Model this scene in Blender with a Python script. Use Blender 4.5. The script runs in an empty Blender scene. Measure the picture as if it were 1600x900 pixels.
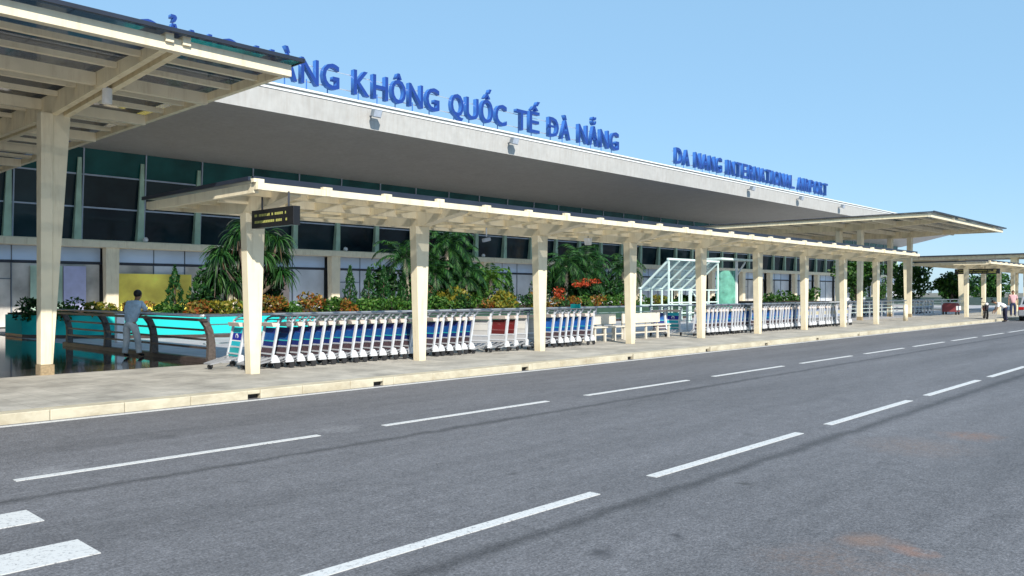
import bpy, math, random
from mathutils import Vector, Matrix
R = math.radians
SC = bpy.context.scene
COL = SC.collection
random.seed(7)

# ------------------------------------------------------------------ camera
EYE = 1.70
cam_d = bpy.data.cameras.new('camera'); cam = bpy.data.objects.new('camera', cam_d); COL.objects.link(cam)
cam.location = (0, 0, EYE)
cam.rotation_euler = (R(90), 0, R(-90 + 43.2))
cam_d.sensor_width = 36; cam_d.lens = 36 * 1271 / 1600
cam_d.shift_y = -(450 - 457) / 1600.0
cam_d.clip_start = .1; cam_d.clip_end = 5000
SC.camera = cam

# ------------------------------------------------------------------ sky and sun
SUN_EL, SUN_DIR = 35.0, (-.48, -.88)          # horizontal direction towards the sun
w = bpy.data.worlds.new('World'); SC.world = w; w.use_nodes = True
nt = w.node_tree; nt.nodes.clear()
sky = nt.nodes.new('ShaderNodeTexSky'); sky.sky_type = 'NISHITA'; sky.sun_disc = False
sky.sun_elevation = R(SUN_EL)
sky.sun_rotation = math.atan2(SUN_DIR[0], SUN_DIR[1])
sky.air_density = 1.0; sky.dust_density = .2; sky.ozone_density = 3.5; sky.altitude = 0
bg = nt.nodes.new('ShaderNodeBackground'); bg.inputs[1].default_value = .15
wo = nt.nodes.new('ShaderNodeOutputWorld')
mxs = nt.nodes.new('ShaderNodeMix'); mxs.data_type = 'RGBA'; mxs.inputs[0].default_value = .78   # flat blue mixed in to even out the sky
mxs.inputs[7].default_value = (1.40, 2.58, 3.75, 1)
nt.links.new(sky.outputs[0], mxs.inputs[6]); nt.links.new(mxs.outputs[2], bg.inputs[0]); nt.links.new(bg.outputs[0], wo.inputs[0])
sd = bpy.data.lights.new('sun', 'SUN'); sd.energy = 4.2; sd.angle = R(.6); sd.color = (1, .93, .82)
sun = bpy.data.objects.new('sun', sd); COL.objects.link(sun)
e = R(SUN_EL); n_ = math.hypot(*SUN_DIR)
sv = Vector((SUN_DIR[0] / n_ * math.cos(e), SUN_DIR[1] / n_ * math.cos(e), math.sin(e)))
sun.rotation_euler = sv.to_track_quat('Z', 'Y').to_euler()
SC.view_settings.view_transform = 'Standard'; SC.view_settings.look = 'None'
SC.view_settings.exposure = 0.6; SC.view_settings.gamma = 1

# ------------------------------------------------------------------ materials
MATS = {}
def mat(name, col, rough=.6, metal=0, spec=.5, var=.12, scale=3.0, bump=0, bscale=40, stretch=None, coord='Object', alpha=1, trans=0, emit=None, ior=1.45, var2=0, scale2=.4):
    m = bpy.data.materials.new(name); m.use_nodes = True; t = m.node_tree; N = t.nodes; L = t.links
    p = N['Principled BSDF']
    p.inputs['Roughness'].default_value = rough; p.inputs['Metallic'].default_value = metal
    p.inputs['Specular IOR Level'].default_value = spec; p.inputs['IOR'].default_value = ior
    if alpha < 1: p.inputs['Alpha'].default_value = alpha
    if trans: p.inputs['Transmission Weight'].default_value = trans
    tc = N.new('ShaderNodeTexCoord'); src = tc.outputs[coord]
    if stretch:
        mp = N.new('ShaderNodeMapping'); mp.inputs['Scale'].default_value = stretch
        L.new(src, mp.inputs[0]); src = mp.outputs[0]
    c = tuple(col) + (1,)
    out = None
    if var:
        no = N.new('ShaderNodeTexNoise'); no.inputs['Scale'].default_value = scale; no.inputs['Detail'].default_value = 6
        L.new(src, no.inputs['Vector'])
        rp = N.new('ShaderNodeValToRGB'); L.new(no.outputs[0], rp.inputs[0])
        rp.color_ramp.elements[0].position = .3; rp.color_ramp.elements[1].position = .7
        rp.color_ramp.elements[0].color = tuple(x * (1 - var) for x in col) + (1,)
        rp.color_ramp.elements[1].color = tuple(min(1, x * (1 + var)) for x in col) + (1,)
        out = rp.outputs[0]
        if var2:
            n2 = N.new('ShaderNodeTexNoise'); n2.inputs['Scale'].default_value = scale2; n2.inputs['Detail'].default_value = 4
            L.new(src, n2.inputs['Vector'])
            mr = N.new('ShaderNodeMapRange'); mr.inputs[1].default_value = .3; mr.inputs[2].default_value = .7
            mr.inputs[3].default_value = 1 - var2; mr.inputs[4].default_value = 1 + var2
            L.new(n2.outputs[0], mr.inputs[0])
            mx = N.new('ShaderNodeVectorMath'); mx.operation = 'SCALE'
            L.new(out, mx.inputs[0]); L.new(mr.outputs[0], mx.inputs['Scale']); out = mx.outputs[0]
        L.new(out, p.inputs['Base Color'])
    else:
        p.inputs['Base Color'].default_value = c
    if bump:
        nb = N.new('ShaderNodeTexNoise'); nb.inputs['Scale'].default_value = bscale; nb.inputs['Detail'].default_value = 4
        L.new(tc.outputs[coord], nb.inputs['Vector'])
        bp = N.new('ShaderNodeBump'); bp.inputs['Strength'].default_value = bump; bp.inputs['Distance'].default_value = .02
        L.new(nb.outputs[0], bp.inputs['Height']); L.new(bp.outputs[0], p.inputs['Normal'])
    if emit:
        p.inputs['Emission Color'].default_value = tuple(emit) + (1,); p.inputs['Emission Strength'].default_value = 1
    MATS[name] = m
    return m

def grime(name, col, dirt, lo=.52, hi=.80, amt=.55, base=True, st=(5, 5, .55)):
    m = mat(name, col, .5, var=.06, scale=3, var2=.05, scale2=.8); t = m.node_tree; N = t.nodes; L = t.links; p = N['Principled BSDF']
    src = p.inputs['Base Color'].links[0].from_socket
    g = N.new('ShaderNodeNewGeometry'); mp = N.new('ShaderNodeMapping'); mp.inputs['Scale'].default_value = st; L.new(g.outputs['Position'], mp.inputs[0])
    n = N.new('ShaderNodeTexNoise'); n.inputs['Scale'].default_value = 1.3; n.inputs['Detail'].default_value = 8; n.inputs['Roughness'].default_value = .7; L.new(mp.outputs[0], n.inputs[0])
    a = N.new('ShaderNodeMapRange'); a.inputs[1].default_value = lo; a.inputs[2].default_value = hi; a.inputs[3].default_value = 0; a.inputs[4].default_value = amt; L.new(n.outputs[0], a.inputs[0])
    out = a.outputs[0]
    if base:      # splashed dirt on the lowest few centimetres of the posts
        sx = N.new('ShaderNodeSeparateXYZ'); L.new(g.outputs['Position'], sx.inputs[0])
        b_ = N.new('ShaderNodeMapRange'); b_.inputs[1].default_value = .14; b_.inputs[2].default_value = .42; b_.inputs[3].default_value = .55; b_.inputs[4].default_value = 0; L.new(sx.outputs[2], b_.inputs[0])
        n2 = N.new('ShaderNodeMath'); n2.operation = 'MULTIPLY'; L.new(b_.outputs[0], n2.inputs[0]); L.new(n.outputs[0], n2.inputs[1])
        mxm = N.new('ShaderNodeMath'); mxm.operation = 'MAXIMUM'; L.new(out, mxm.inputs[0]); L.new(n2.outputs[0], mxm.inputs[1]); out = mxm.outputs[0]
    mx = N.new('ShaderNodeMix'); mx.data_type = 'RGBA'; L.new(out, mx.inputs[0]); L.new(src, mx.inputs[6]); mx.inputs[7].default_value = tuple(dirt) + (1,)
    L.new(mx.outputs[2], p.inputs['Base Color']); return m
CREAM = grime('cream paint', (.78, .70, .52), (.40, .29, .16))
CREAM_D = grime('cream paint aged bounce lit', (.84, .73, .50), (.38, .26, .14), lo=.48, base=False)  # grimier cream, its base raised to carry light bounced off the pavement
GRAN_B = mat('brown granite', (.33, .25, .15), .3, var=.25, scale=25)
GLASS_R = mat('tinted roof glass', (.022, .045, .085), .08, var=.3, scale=.6, alpha=.80)
EDGE_R = mat('grey roof sheet edge', (.018, .026, .045), .5, var=.2)
WHITE = mat('white paint', (.78, .79, .80), .45, var=.05, scale=.6)
FASCIA = grime('white roof fascia', (.45, .45, .44), (.33, .30, .27), lo=.45, hi=.8, amt=.6, base=False)
SOFFIT = None
NAVY_OLD = None
NAVY = mat('dark navy glazing', (.006, .013, .024), .05, spec=.4, var=.8, scale=.30, ior=1.38, bump=.04, bscale=1.2)
SOFFIT_REFL_G = mat('teal soffit reflection glazing', (.012, .09, .085), .12, spec=.3, var=.5, scale=.5, ior=1.3)  # teal colour paints the soffit's reflection into the top panes
FIN = mat('pale green fin', (.42, .58, .44), .5, var=.2, scale=1.5)
MULL = mat('steel mullion', (.42, .48, .58), .4, var=.1)
SKY_REFL_G = mat('sky reflection glass band', (.46, .58, .76), .25, var=.12, scale=.4)  # pale blue is the reflected sky put into the base colour
PANE = mat('grey blue shop glass', (.58, .62, .68), .2, var=.2, scale=.5, var2=.2)
SHOPD = mat('warm shop interior pane', (.52, .50, .47), .3, var=.45, scale=.7)
DARK = mat('dark frame', (.03, .035, .05), .5, var=.2)
STEEL = mat('brushed aluminium', (.66, .68, .71), .32, metal=.65, var=.08, scale=8)
TUBE = mat('white aluminium tube', (.60, .63, .68), .35, metal=.15, var=.06, scale=8)
HANDLE = mat('grey handle plastic', (.13, .15, .18), .5, var=.2, scale=9)
TYRE = mat('black rubber', (.02, .02, .022), .7, var=.2)
BROWN = mat('dark brown steel', (.055, .04, .036), .4, var=.3, scale=5)
BROWNP = mat('brown grey stone post', (.095, .08, .072), .5, var=.35, scale=16)
TURQ = mat('turquoise painted wall', (.02, .50, .48), .75, spec=.15, var=.06, scale=.6, var2=.06)
SOIL = mat('soil', (.05, .035, .02), .9, var=.3)
BENCH = mat('cream bench plastic', (.62, .58, .50), .5, var=.08, scale=6)
BLACK = mat('black plastic', (.012, .012, .014), .35, var=.2)
LETF = mat('deep blue letter face', (.012, .045, .24), .4, var=.2, scale=1.2)
LETS = mat('light blue letter return', (.045, .16, .50), .4, var=.15, scale=1.2)
WG = mat('pale glass', (.55, .72, .72), .08, var=.15, alpha=.35)
GG = mat('green glass', (.16, .46, .36), .12, var=.3, alpha=.6)
FRW = mat('white green frame', (.66, .80, .76), .4, var=.05)

def solid(name, col, rough=.5, **k): return mat(name, col, rough, var=k.pop('var', .1), **k)

def leafmat(name, cols, scale=1.5):
    m = bpy.data.materials.new(name); m.use_nodes = True; t = m.node_tree; N = t.nodes; L = t.links
    p = N['Principled BSDF']; p.inputs['Roughness'].default_value = .5; p.inputs['Specular IOR Level'].default_value = .3
    g = N.new('ShaderNodeNewGeometry'); rp = N.new('ShaderNodeValToRGB')
    L.new(g.outputs['Random Per Island'], rp.inputs[0])
    el = rp.color_ramp.elements
    while len(el) < len(cols): el.new(.5)
    for i, c in enumerate(cols):
        el[i].position = i / (len(cols) - 1); el[i].color = tuple(c) + (1,)
    L.new(rp.outputs[0], p.inputs['Base Color'])
    tr = N.new('ShaderNodeBsdfTranslucent'); L.new(rp.outputs[0], tr.inputs[0])
    ms = N.new('ShaderNodeMixShader'); ms.inputs[0].default_value = .22
    o = N['Material Output']; L.new(p.outputs[0], ms.inputs[1]); L.new(tr.outputs[0], ms.inputs[2]); L.new(ms.outputs[0], o.inputs[0])
    MATS[name] = m; return m
LF_D = leafmat('dark palm leaf', [(0.003, 0.015, 0.007), (0.007, 0.041, 0.011), (0.019, 0.082, 0.015), (0.048, 0.129, 0.027)])
LF_G = leafmat('green leaf', [(0.014, 0.054, 0.008), (0.034, 0.116, 0.014), (0.095, 0.177, 0.027)])
LF_C = leafmat('cypress leaf', [(0.005, 0.034, 0.010), (0.014, 0.068, 0.014), (0.027, 0.102, 0.020)])
LF_O = leafmat('orange croton leaf', [(0.204, 0.034, 0.010), (0.306, 0.095, 0.014), (0.136, 0.109, 0.014), (0.061, 0.088, 0.014), (0.340, 0.177, 0.027)])
LF_Y = leafmat('yellow green croton leaf', [(0.041, 0.095, 0.014), (0.170, 0.177, 0.020), (0.272, 0.204, 0.020), (0.048, 0.109, 0.014)])
LF_R = leafmat('red flower', [(.36, .04, .015), (.48, .09, .03), (.26, .03, .01)])
LF_F = leafmat('far leaf', [(0.007, 0.031, 0.007), (0.020, 0.082, 0.010), (0.061, 0.150, 0.020)])
LF_B = leafmat('dry brown frond', [(0.068, 0.034, 0.020), (0.136, 0.082, 0.048), (0.041, 0.024, 0.014)])
BARK = mat('bark', (.10, .075, .055), .85, var=.4, scale=12, bump=.5)
BARKP = mat('pale palm trunk', (.30, .27, .21), .85, var=.3, scale=14, bump=.5)

# ------------------------------------------------------------------ mesh helpers
class MB:
    def __init__(s): s.v = []; s.f = []; s.m = []
    def add(s, vs, fs, mi=0):
        b = len(s.v); s.v += [tuple(v) for v in vs]; s.f += [tuple(b + i for i in f) for f in fs]; s.m += [mi] * len(fs)
    def box(s, x0, x1, y0, y1, z0, z1, mi=0):
        s.add([(x0,y0,z0),(x1,y0,z0),(x1,y1,z0),(x0,y1,z0),(x0,y0,z1),(x1,y0,z1),(x1,y1,z1),(x0,y1,z1)],
              [(0,3,2,1),(4,5,6,7),(0,1,5,4),(1,2,6,5),(2,3,7,6),(3,0,4,7)], mi)
    def taper(s, b, t, z0, z1, mi=0):            # b, t = (x0,x1,y0,y1)
        s.add([(b[0],b[2],z0),(b[1],b[2],z0),(b[1],b[3],z0),(b[0],b[3],z0),(t[0],t[2],z1),(t[1],t[2],z1),(t[1],t[3],z1),(t[0],t[3],z1)],
              [(0,3,2,1),(4,5,6,7),(0,1,5,4),(1,2,6,5),(2,3,7,6),(3,0,4,7)], mi)
    def bar(s, a, b, w, h, w2=None, h2=None, mi=0, up=(0,0,1)):
        a = Vector(a); b = Vector(b); d = (b - a).normalized(); u = Vector(up)
        if abs(d.dot(u)) > .98: u = Vector((1,0,0))
        r = d.cross(u).normalized(); q = r.cross(d).normalized()
        w2 = w if w2 is None else w2; h2 = h if h2 is None else h2
        vs = []
        for c, ww, hh in ((a, w, h), (b, w2, h2)):
            for i, j in ((-1,-1),(1,-1),(1,1),(-1,1)): vs.append(c + r*(i*ww/2) + q*(j*hh/2))
        s.add(vs, [(0,1,2,3),(7,6,5,4),(0,4,5,1),(1,5,6,2),(2,6,7,3),(3,7,4,0)], mi)
    def tube(s, pts, r, n=8, mi=0, r2=None, cap=True):
        pts = [Vector(p) for p in pts]; k = len(pts); vs = []
        prev = None
        for i, p in enumerate(pts):
            d = (pts[min(i+1, k-1)] - pts[max(i-1, 0)]).normalized()
            if prev is None:
                u = Vector((0,0,1)) if abs(d.z) < .9 else Vector((1,0,0)); a = d.cross(u).normalized()
            else:
                a = (prev - d * prev.dot(d)).normalized()
            prev = a; b = d.cross(a)
            rr = r if r2 is None else r + (r2 - r) * i / (k - 1)
            if isinstance(r, (list, tuple)): rr = r[i]
            for j in range(n):
                t = 2*math.pi*j/n; vs.append(p + (a*math.cos(t) + b*math.sin(t)) * rr)
        fs = []
        for i in range(k-1):
            for j in range(n):
                fs.append((i*n+j, i*n+(j+1)%n, (i+1)*n+(j+1)%n, (i+1)*n+j))
        if cap: fs.append(tuple(range(n))[::-1]); fs.append(tuple((k-1)*n+j for j in range(n)))
        s.add(vs, fs, mi)
    def disc(s, c, ax, r, t, n=16, mi=0):
        c = Vector(c); ax = Vector(ax).normalized(); s.tube([c - ax*t/2, c + ax*t/2], r, n, mi)
    def prism(s, prof, axis, a, b, mi=0):         # prof list of 2-D points, extruded along axis
        vs = []
        for t in (a, b):
            for p in prof:
                vs.append({'x': (t, p[0], p[1]), 'y': (p[0], t, p[1]), 'z': (p[0], p[1], t)}[axis])
        k = len(prof)
        s.add(vs, [tuple(range(k))[::-1], tuple(range(k, 2*k))] + [(i, (i+1)%k, k+(i+1)%k, k+i) for i in range(k)], mi)
    def sphere(s, c, rx, ry=None, rz=None, n=10, m=7, mi=0):
        ry = rx if ry is None else ry; rz = rx if rz is None else rz; vs = []; fs = []
        for i in range(m+1):
            ph = math.pi*i/m
            for j in range(n):
                th = 2*math.pi*j/n; vs.append((c[0]+rx*math.sin(ph)*math.cos(th), c[1]+ry*math.sin(ph)*math.sin(th), c[2]+rz*math.cos(ph)))
        for i in range(m):
            for j in range(n): fs.append((i*n+j, (i+1)*n+j, (i+1)*n+(j+1)%n, i*n+(j+1)%n))
        s.add(vs, fs, mi)
    def build(s, name, mats, parent=None, smooth=False, bevel=0, loc=None):
        me = bpy.data.meshes.new(name); me.from_pydata(s.v, [], s.f)
        if not isinstance(mats, (list, tuple)): mats = [mats]
        for m in mats: me.materials.append(m)
        if len(mats) > 1: me.polygons.foreach_set('material_index', s.m)
        me.update()
        o = bpy.data.objects.new(name, me); COL.objects.link(o)
        if smooth:
            me.polygons.foreach_set('use_smooth', [True]*len(me.polygons))
        if bevel:
            md = o.modifiers.new('bevel', 'BEVEL'); md.width = bevel; md.segments = 2; md.limit_method = 'ANGLE'
        if parent: o.parent = parent
        if loc: o.location = loc
        return o

def tag(o, label=None, cat=None, group=None, kind=None):
    if label: o['label'] = label
    if cat: o['category'] = cat
    if group: o['group'] = group
    if kind: o['kind'] = kind
    return o
def empty(name, loc=(0,0,0), rz=0, label=None, cat=None, group=None):
    o = bpy.data.objects.new(name, None); COL.objects.link(o); o.location = loc; o.rotation_euler.z = rz; o.empty_display_size = .3
    return tag(o, label, cat, group)
def copy_tree(o, parent=None):
    c = o.copy(); COL.objects.link(c)
    if parent: c.parent = parent
    for ch in list(o.children): copy_tree(ch, c)
    return c
ORD = ['first','second','third','fourth','fifth','sixth','seventh','eighth','ninth','tenth','eleventh','twelfth','thirteenth','fourteenth','fifteenth','sixteenth','seventeenth','eighteenth']

# ------------------------------------------------------------------ ground materials
def asphalt():
    m = bpy.data.materials.new('asphalt'); m.use_nodes = True; t = m.node_tree; N = t.nodes; L = t.links
    p = N['Principled BSDF']; p.inputs['Roughness'].default_value = .78; p.inputs['Specular IOR Level'].default_value = .35
    tc = N.new('ShaderNodeTexCoord'); O = tc.outputs['Object']
    def noise(sc, det=5, rough=.6, vec=O):
        n = N.new('ShaderNodeTexNoise'); n.inputs['Scale'].default_value = sc; n.inputs['Detail'].default_value = det; n.inputs['Roughness'].default_value = rough
        L.new(vec, n.inputs['Vector']); return n.outputs[0]
    def mr(v, a, b, c, d):
        n = N.new('ShaderNodeMapRange'); L.new(v, n.inputs[0])
        for i, x in enumerate((a, b, c, d)): n.inputs[i+1].default_value = x
        return n.outputs[0]
    def ma(op, a, b=None, c=None):
        n = N.new('ShaderNodeMath'); n.operation = op
        for i, x in enumerate((a, b, c)):
            if x is None: continue
            if isinstance(x, (int, float)): n.inputs[i].default_value = x
            else: L.new(x, n.inputs[i])
        return n.outputs[0]
    fine = ma('MULTIPLY', mr(noise(55, 3, .7), .3, .7, .55, 1.45), mr(noise(22, 3, .8), .32, .68, .72, 1.28))
    mid = mr(noise(5, 6, .7), .3, .7, .84, 1.16)
    mp = N.new('ShaderNodeMapping'); mp.inputs['Scale'].default_value = (.12, .9, 1); L.new(O, mp.inputs[0])
    big = mr(noise(1.0, 6, .7, mp.outputs[0]), .3, .7, .78, 1.22)
    f = ma('MULTIPLY', ma('MULTIPLY', fine, mid), big)
    sx = N.new('ShaderNodeSeparateXYZ'); L.new(O, sx.inputs[0])
    wob = ma('MULTIPLY', ma('SUBTRACT', noise(1.6, 3), .5), .22)
    yy = ma('ADD', sx.outputs[1], wob)
    for y0, wd, dep in ((7.5, .045, .34), (3.78, .05, .36)):      # paving seams
        dd = ma('ABSOLUTE', ma('SUBTRACT', yy, y0))
        a = mr(dd, wd*.3, wd*2.6, 1 - dep*1.25, 1)
        f = ma('MULTIPLY', f, a)
    crk = N.new('ShaderNodeTexVoronoi'); crk.feature = 'DISTANCE_TO_EDGE'; crk.inputs['Scale'].default_value = .22
    wv = N.new('ShaderNodeVectorMath'); wv.operation = 'ADD'; wn = N.new('ShaderNodeTexNoise'); wn.inputs['Scale'].default_value = 1.5; wn.inputs['Detail'].default_value = 5; L.new(O, wn.inputs[0])
    L.new(O, wv.inputs[0]); L.new(wn.outputs['Color'], wv.inputs[1]); L.new(wv.outputs[0], crk.inputs['Vector'])
    f = ma('MULTIPLY', f, ma('MAXIMUM', mr(crk.outputs['Distance'], .0, .005, .84, 1), mr(noise(.5, 2), .48, .56, 0, 1)))
    for y0 in (6.1, 9.9, 2.3):                                  # tyre-polished tracks
        dd = ma('ABSOLUTE', ma('SUBTRACT', yy, y0)); f = ma('MULTIPLY', f, mr(dd, .1, .7, .93, 1))
    base = N.new('ShaderNodeVectorMath'); base.operation = 'SCALE'
    rg = N.new('ShaderNodeRGB'); rg.outputs[0].default_value = (.138, .137, .146, 1)
    L.new(rg.outputs[0], base.inputs[0]); L.new(f, base.inputs['Scale'])
    col = base.outputs[0]
    # rust coloured dirt and oil spots
    dist = N.new('ShaderNodeVectorMath'); dist.operation = 'ADD'
    nn = N.new('ShaderNodeTexNoise'); nn.inputs['Scale'].default_value = 4; L.new(O, nn.inputs['Vector'])
    sc_ = N.new('ShaderNodeVectorMath'); sc_.operation = 'SCALE'; sc_.inputs['Scale'].default_value = .45
    L.new(nn.outputs['Color'], sc_.inputs[0]); L.new(O, dist.inputs[0]); L.new(sc_.outputs[0], dist.inputs[1])
    spots = [((10.75, 2.62), .42, (.24, .13, .08), .65), ((9.6, 2.9), .75, (.22, .15, .11), .4), ((5.75, 2.0), .26, (.25, .15, .10), .5), ((5.68, 1.7), .16, (.30, .15, .09), .6), ((5.1, 2.1), .5, (.2, .14, .11), .45), ((5.2, 1.5), .4, (.2, .14, .11), .4),
             ((4.3, 3.2), .17, (.05, .05, .055), .8), ((4.9, 3.05), .13, (.05, .05, .055), .8), ((5.6, 5.2), .12, (.05, .05, .05), .7), ((4.2, 9.5), .18, (.07, .07, .075), .6), ((6.7, 3.5), .12, (.06,.06,.06), .8), ((13, 5.0), .3, (.09,.09,.1), .4), ((8.3, 5.9), .12, (.06,.06,.065), .5),
             ((2.6, 8.45), .35, (.42, .42, .43), .35), ((5.9, 8.5), .4, (.40, .40, .41), .3), ((9.0, 4.6), .1, (.06,.06,.06), .5)]
    for (cx, cy), r, c, k in spots:
        ds = N.new('ShaderNodeVectorMath'); ds.operation = 'DISTANCE'; L.new(dist.outputs[0], ds.inputs[0]); ds.inputs[1].default_value = (cx+.22, cy+.22, .22)
        a = mr(ds.outputs['Value'], r*.2, r, k, 0)
        if r > .3 or c[0] > .35: a = ma('MULTIPLY', a, mr(noise(18, 4), .4, .62, .2, 1))
        mx = N.new('ShaderNodeMix'); mx.data_type = 'RGBA'; L.new(a, mx.inputs[0]); L.new(col, mx.inputs[6]); mx.inputs[7].default_value = tuple(c) + (1,)
        col = mx.outputs[2]
    L.new(col, p.inputs['Base Color'])
    bp = N.new('ShaderNodeBump'); bp.inputs['Strength'].default_value = .5; bp.inputs['Distance'].default_value = .012
    L.new(noise(60, 3), bp.inputs['Height']); L.new(bp.outputs[0], p.inputs['Normal'])
    return m
ASPH = asphalt()

def tiled(name, col, tx, ty, rough, joint=.6, var=.14, spec=.5, jw=.02, var2=.12):
    m = bpy.data.materials.new(name); m.use_nodes = True; t = m.node_tree; N = t.nodes; L = t.links
    p = N['Principled BSDF']; p.inputs['Specular IOR Level'].default_value = spec
    tc = N.new('ShaderNodeTexCoord')
    br = N.new('ShaderNodeTexBrick'); br.offset = 0; br.inputs['Scale'].default_value = 1
    br.inputs['Brick Width'].default_value = tx; br.inputs['Row Height'].default_value = ty; br.inputs['Mortar Size'].default_value = jw
    br.inputs['Color1'].default_value = tuple(c*(1-var) for c in col)+(1,); br.inputs['Color2'].default_value = tuple(c*(1+var) for c in col)+(1,)
    br.inputs['Mortar'].default_value = tuple(c*joint for c in col)+(1,)
    L.new(tc.outputs['Object'], br.inputs['Vector'])
    no = N.new('ShaderNodeTexNoise'); no.inputs['Scale'].default_value = 1.3; no.inputs['Detail'].default_value = 8; no.inputs['Roughness'].default_value = .7
    L.new(tc.outputs['Object'], no.inputs['Vector'])
    mr = N.new('ShaderNodeMapRange'); mr.inputs[1].default_value = .3; mr.inputs[2].default_value = .7; mr.inputs[3].default_value = 1-var2*1.4; mr.inputs[4].default_value = 1+var2*1.4
    L.new(no.outputs[0], mr.inputs[0])
    sc = N.new('ShaderNodeVectorMath'); sc.operation = 'SCALE'; L.new(br.outputs[0], sc.inputs[0]); L.new(mr.outputs[0], sc.inputs['Scale'])
    L.new(sc.outputs[0], p.inputs['Base Color'])
    r = N.new('ShaderNodeMapRange'); r.inputs[3].default_value = rough*.7; r.inputs[4].default_value = rough*1.3; L.new(no.outputs[0], r.inputs[0]); L.new(r.outputs[0], p.inputs['Roughness'])
    return m
PAVE = tiled('pavement tiles', (.38, .36, .32), .4, .4, .8, joint=.82, var=.05, jw=.010, var2=.26)
GRAN = tiled('polished dark granite', (.040, .034, .030), 1.2, 1.2, .07, joint=.5, var=.25, spec=.6, jw=.008)
FORE = tiled('forecourt paving', (.40, .40, .42), .6, .6, .8, joint=.8, var=.05)
KERB = grime('yellow cream kerb', (.55, .50, .38), (.30, .24, .15), lo=.44, hi=.72, amt=.7, base=False, st=(1.6, 3, 3))
KTOP = mat('kerb concrete', (.55, .49, .36), .8, var=.15, scale=4, var2=.12)
GRND = mat('ground', (.17, .16, .13), .95, var=.2, scale=.02)

def paint():
    m = bpy.data.materials.new('road paint'); m.use_nodes = True; t = m.node_tree; N = t.nodes; L = t.links
    p = N['Principled BSDF']; p.inputs['Roughness'].default_value = .6
    tc = N.new('ShaderNodeTexCoord'); no = N.new('ShaderNodeTexNoise'); no.inputs['Scale'].default_value = 30; no.inputs['Detail'].default_value = 6; no.inputs['Roughness'].default_value = .75
    L.new(tc.outputs['Object'], no.inputs[0])
    rp = N.new('ShaderNodeValToRGB'); L.new(no.outputs[0], rp.inputs[0])
    rp.color_ramp.elements[0].position = .33; rp.color_ramp.elements[0].color = (.20, .20, .21, 1)
    rp.color_ramp.elements[1].position = .47; rp.color_ramp.elements[1].color = (.60, .60, .59, 1)
    L.new(rp.outputs[0], p.inputs['Base Color']); return m
PAINT = paint()
# ------------------------------------------------------------------ setting
def struct(name, mb, m, **k):
    o = mb.build(name, m, **k); o['kind'] = 'structure'; return o
b = MB(); b.add([(-1500,-1500,-.03),(3000,-1500,-.03),(3000,3000,-.03),(-1500,3000,-.03)], [(0,1,2,3)]); struct('ground', b, GRND)
b = MB(); b.add([(-60,-70,0),(330,-70,0),(330,12.0,0),(-60,12.0,0)], [(0,1,2,3)]); struct('road', b, ASPH)
b = MB(); b.box(-60, 330, 12.20, 17.03, -.02, .135); struct('pavement', b, PAVE)
b = MB(); b.box(-60, 8.75, 17.032, 60, -.02, .137); struct('granite_walkway', b, GRAN)
b = MB(); b.box(8.752, 330, 17.032, 60, -.02, .133); struct('forecourt', b, FORE)
def drain_x(): return [6.66, 9.13, 13.1, 17.05, 20.9, 24.6, 28.6, 32.5]
b = MB(); x = -60
while x < 200:                                   # kerb stones, with the mouths of drains left open
    x1 = x + .96; seg = [(x, x1)]
    for dx in drain_x():
        if dx - .11 < x1 and dx + .11 > x:
            seg = [(s0, s1) for s0, s1 in ((x, dx-.11), (dx+.11, x1)) if s1 - s0 > .05]
    for s0, s1 in seg: b.box(s0, s1, 11.9, 12.195, -.02, .14)
    x = x1 + .005
for dx in drain_x(): b.box(dx-.108, dx+.108, 11.91, 12.195, .075, .137)
kerb = struct('kerb', b, KERB, bevel=.012)
b = MB()
for dx in drain_x(): b.box(dx-.109, dx+.109, 12.0, 12.19, 0, .074)
struct('drain_recess', b, BLACK)
# gutter line and lane marks
b = MB(); b.box(-60, 200, 11.70, 11.80, -.01, .005); struct('edge_line', b, PAINT)
b = MB()
for k in range(-1, 30):
    x0 = 2.28 + 4.165 * k; b.box(x0, x0 + 3.2, 8.25, 8.35, -.01, .005)
for k in range(-1, 30):
    x0 = 2.30 + 4.05 * k; b.box(x0, x0 + 3.2, 4.145, 4.255, -.01, .005)
struct('lane_marking', b, PAINT)
b = MB()
for k in range(0, 8):
    y0 = 5.60 + 1.08 * (k - 5)
    if k == 5: y0 = 5.58
    if k > 6: continue
    b.box(-2.6, 2.03, y0, y0 + .42, -.01, .006)
struct('pedestrian_crossing', b, PAINT)

SOFFIT = tiled('grey soffit panels', (.47, .505, .515), 3.0, 1.5, .7, joint=.84, var=.018, jw=.02, var2=.035)
_rp = [n for n in NAVY.node_tree.nodes if n.type == 'VALTORGB'][0]
_rp.color_ramp.elements[0].color = (.003, .007, .013, 1); _rp.color_ramp.elements[1].position = .78; _rp.color_ramp.elements[1].color = (.030, .062, .075, 1)  # lighter teal patches paint faint reflections into the dark glass
# ------------------------------------------------------------------ terminal building
T = empty('airport_terminal', (30, 40, 0), 0, 'long white terminal with sloping grey soffit and dark glass upper storey', 'building')
def tb(mb, name, m, parent=T, **k):
    mb.v = [(x-30, y-40, z) for x, y, z in mb.v]; return mb.build(name, m, parent, **k)
XL, XR = -22, 126
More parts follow.
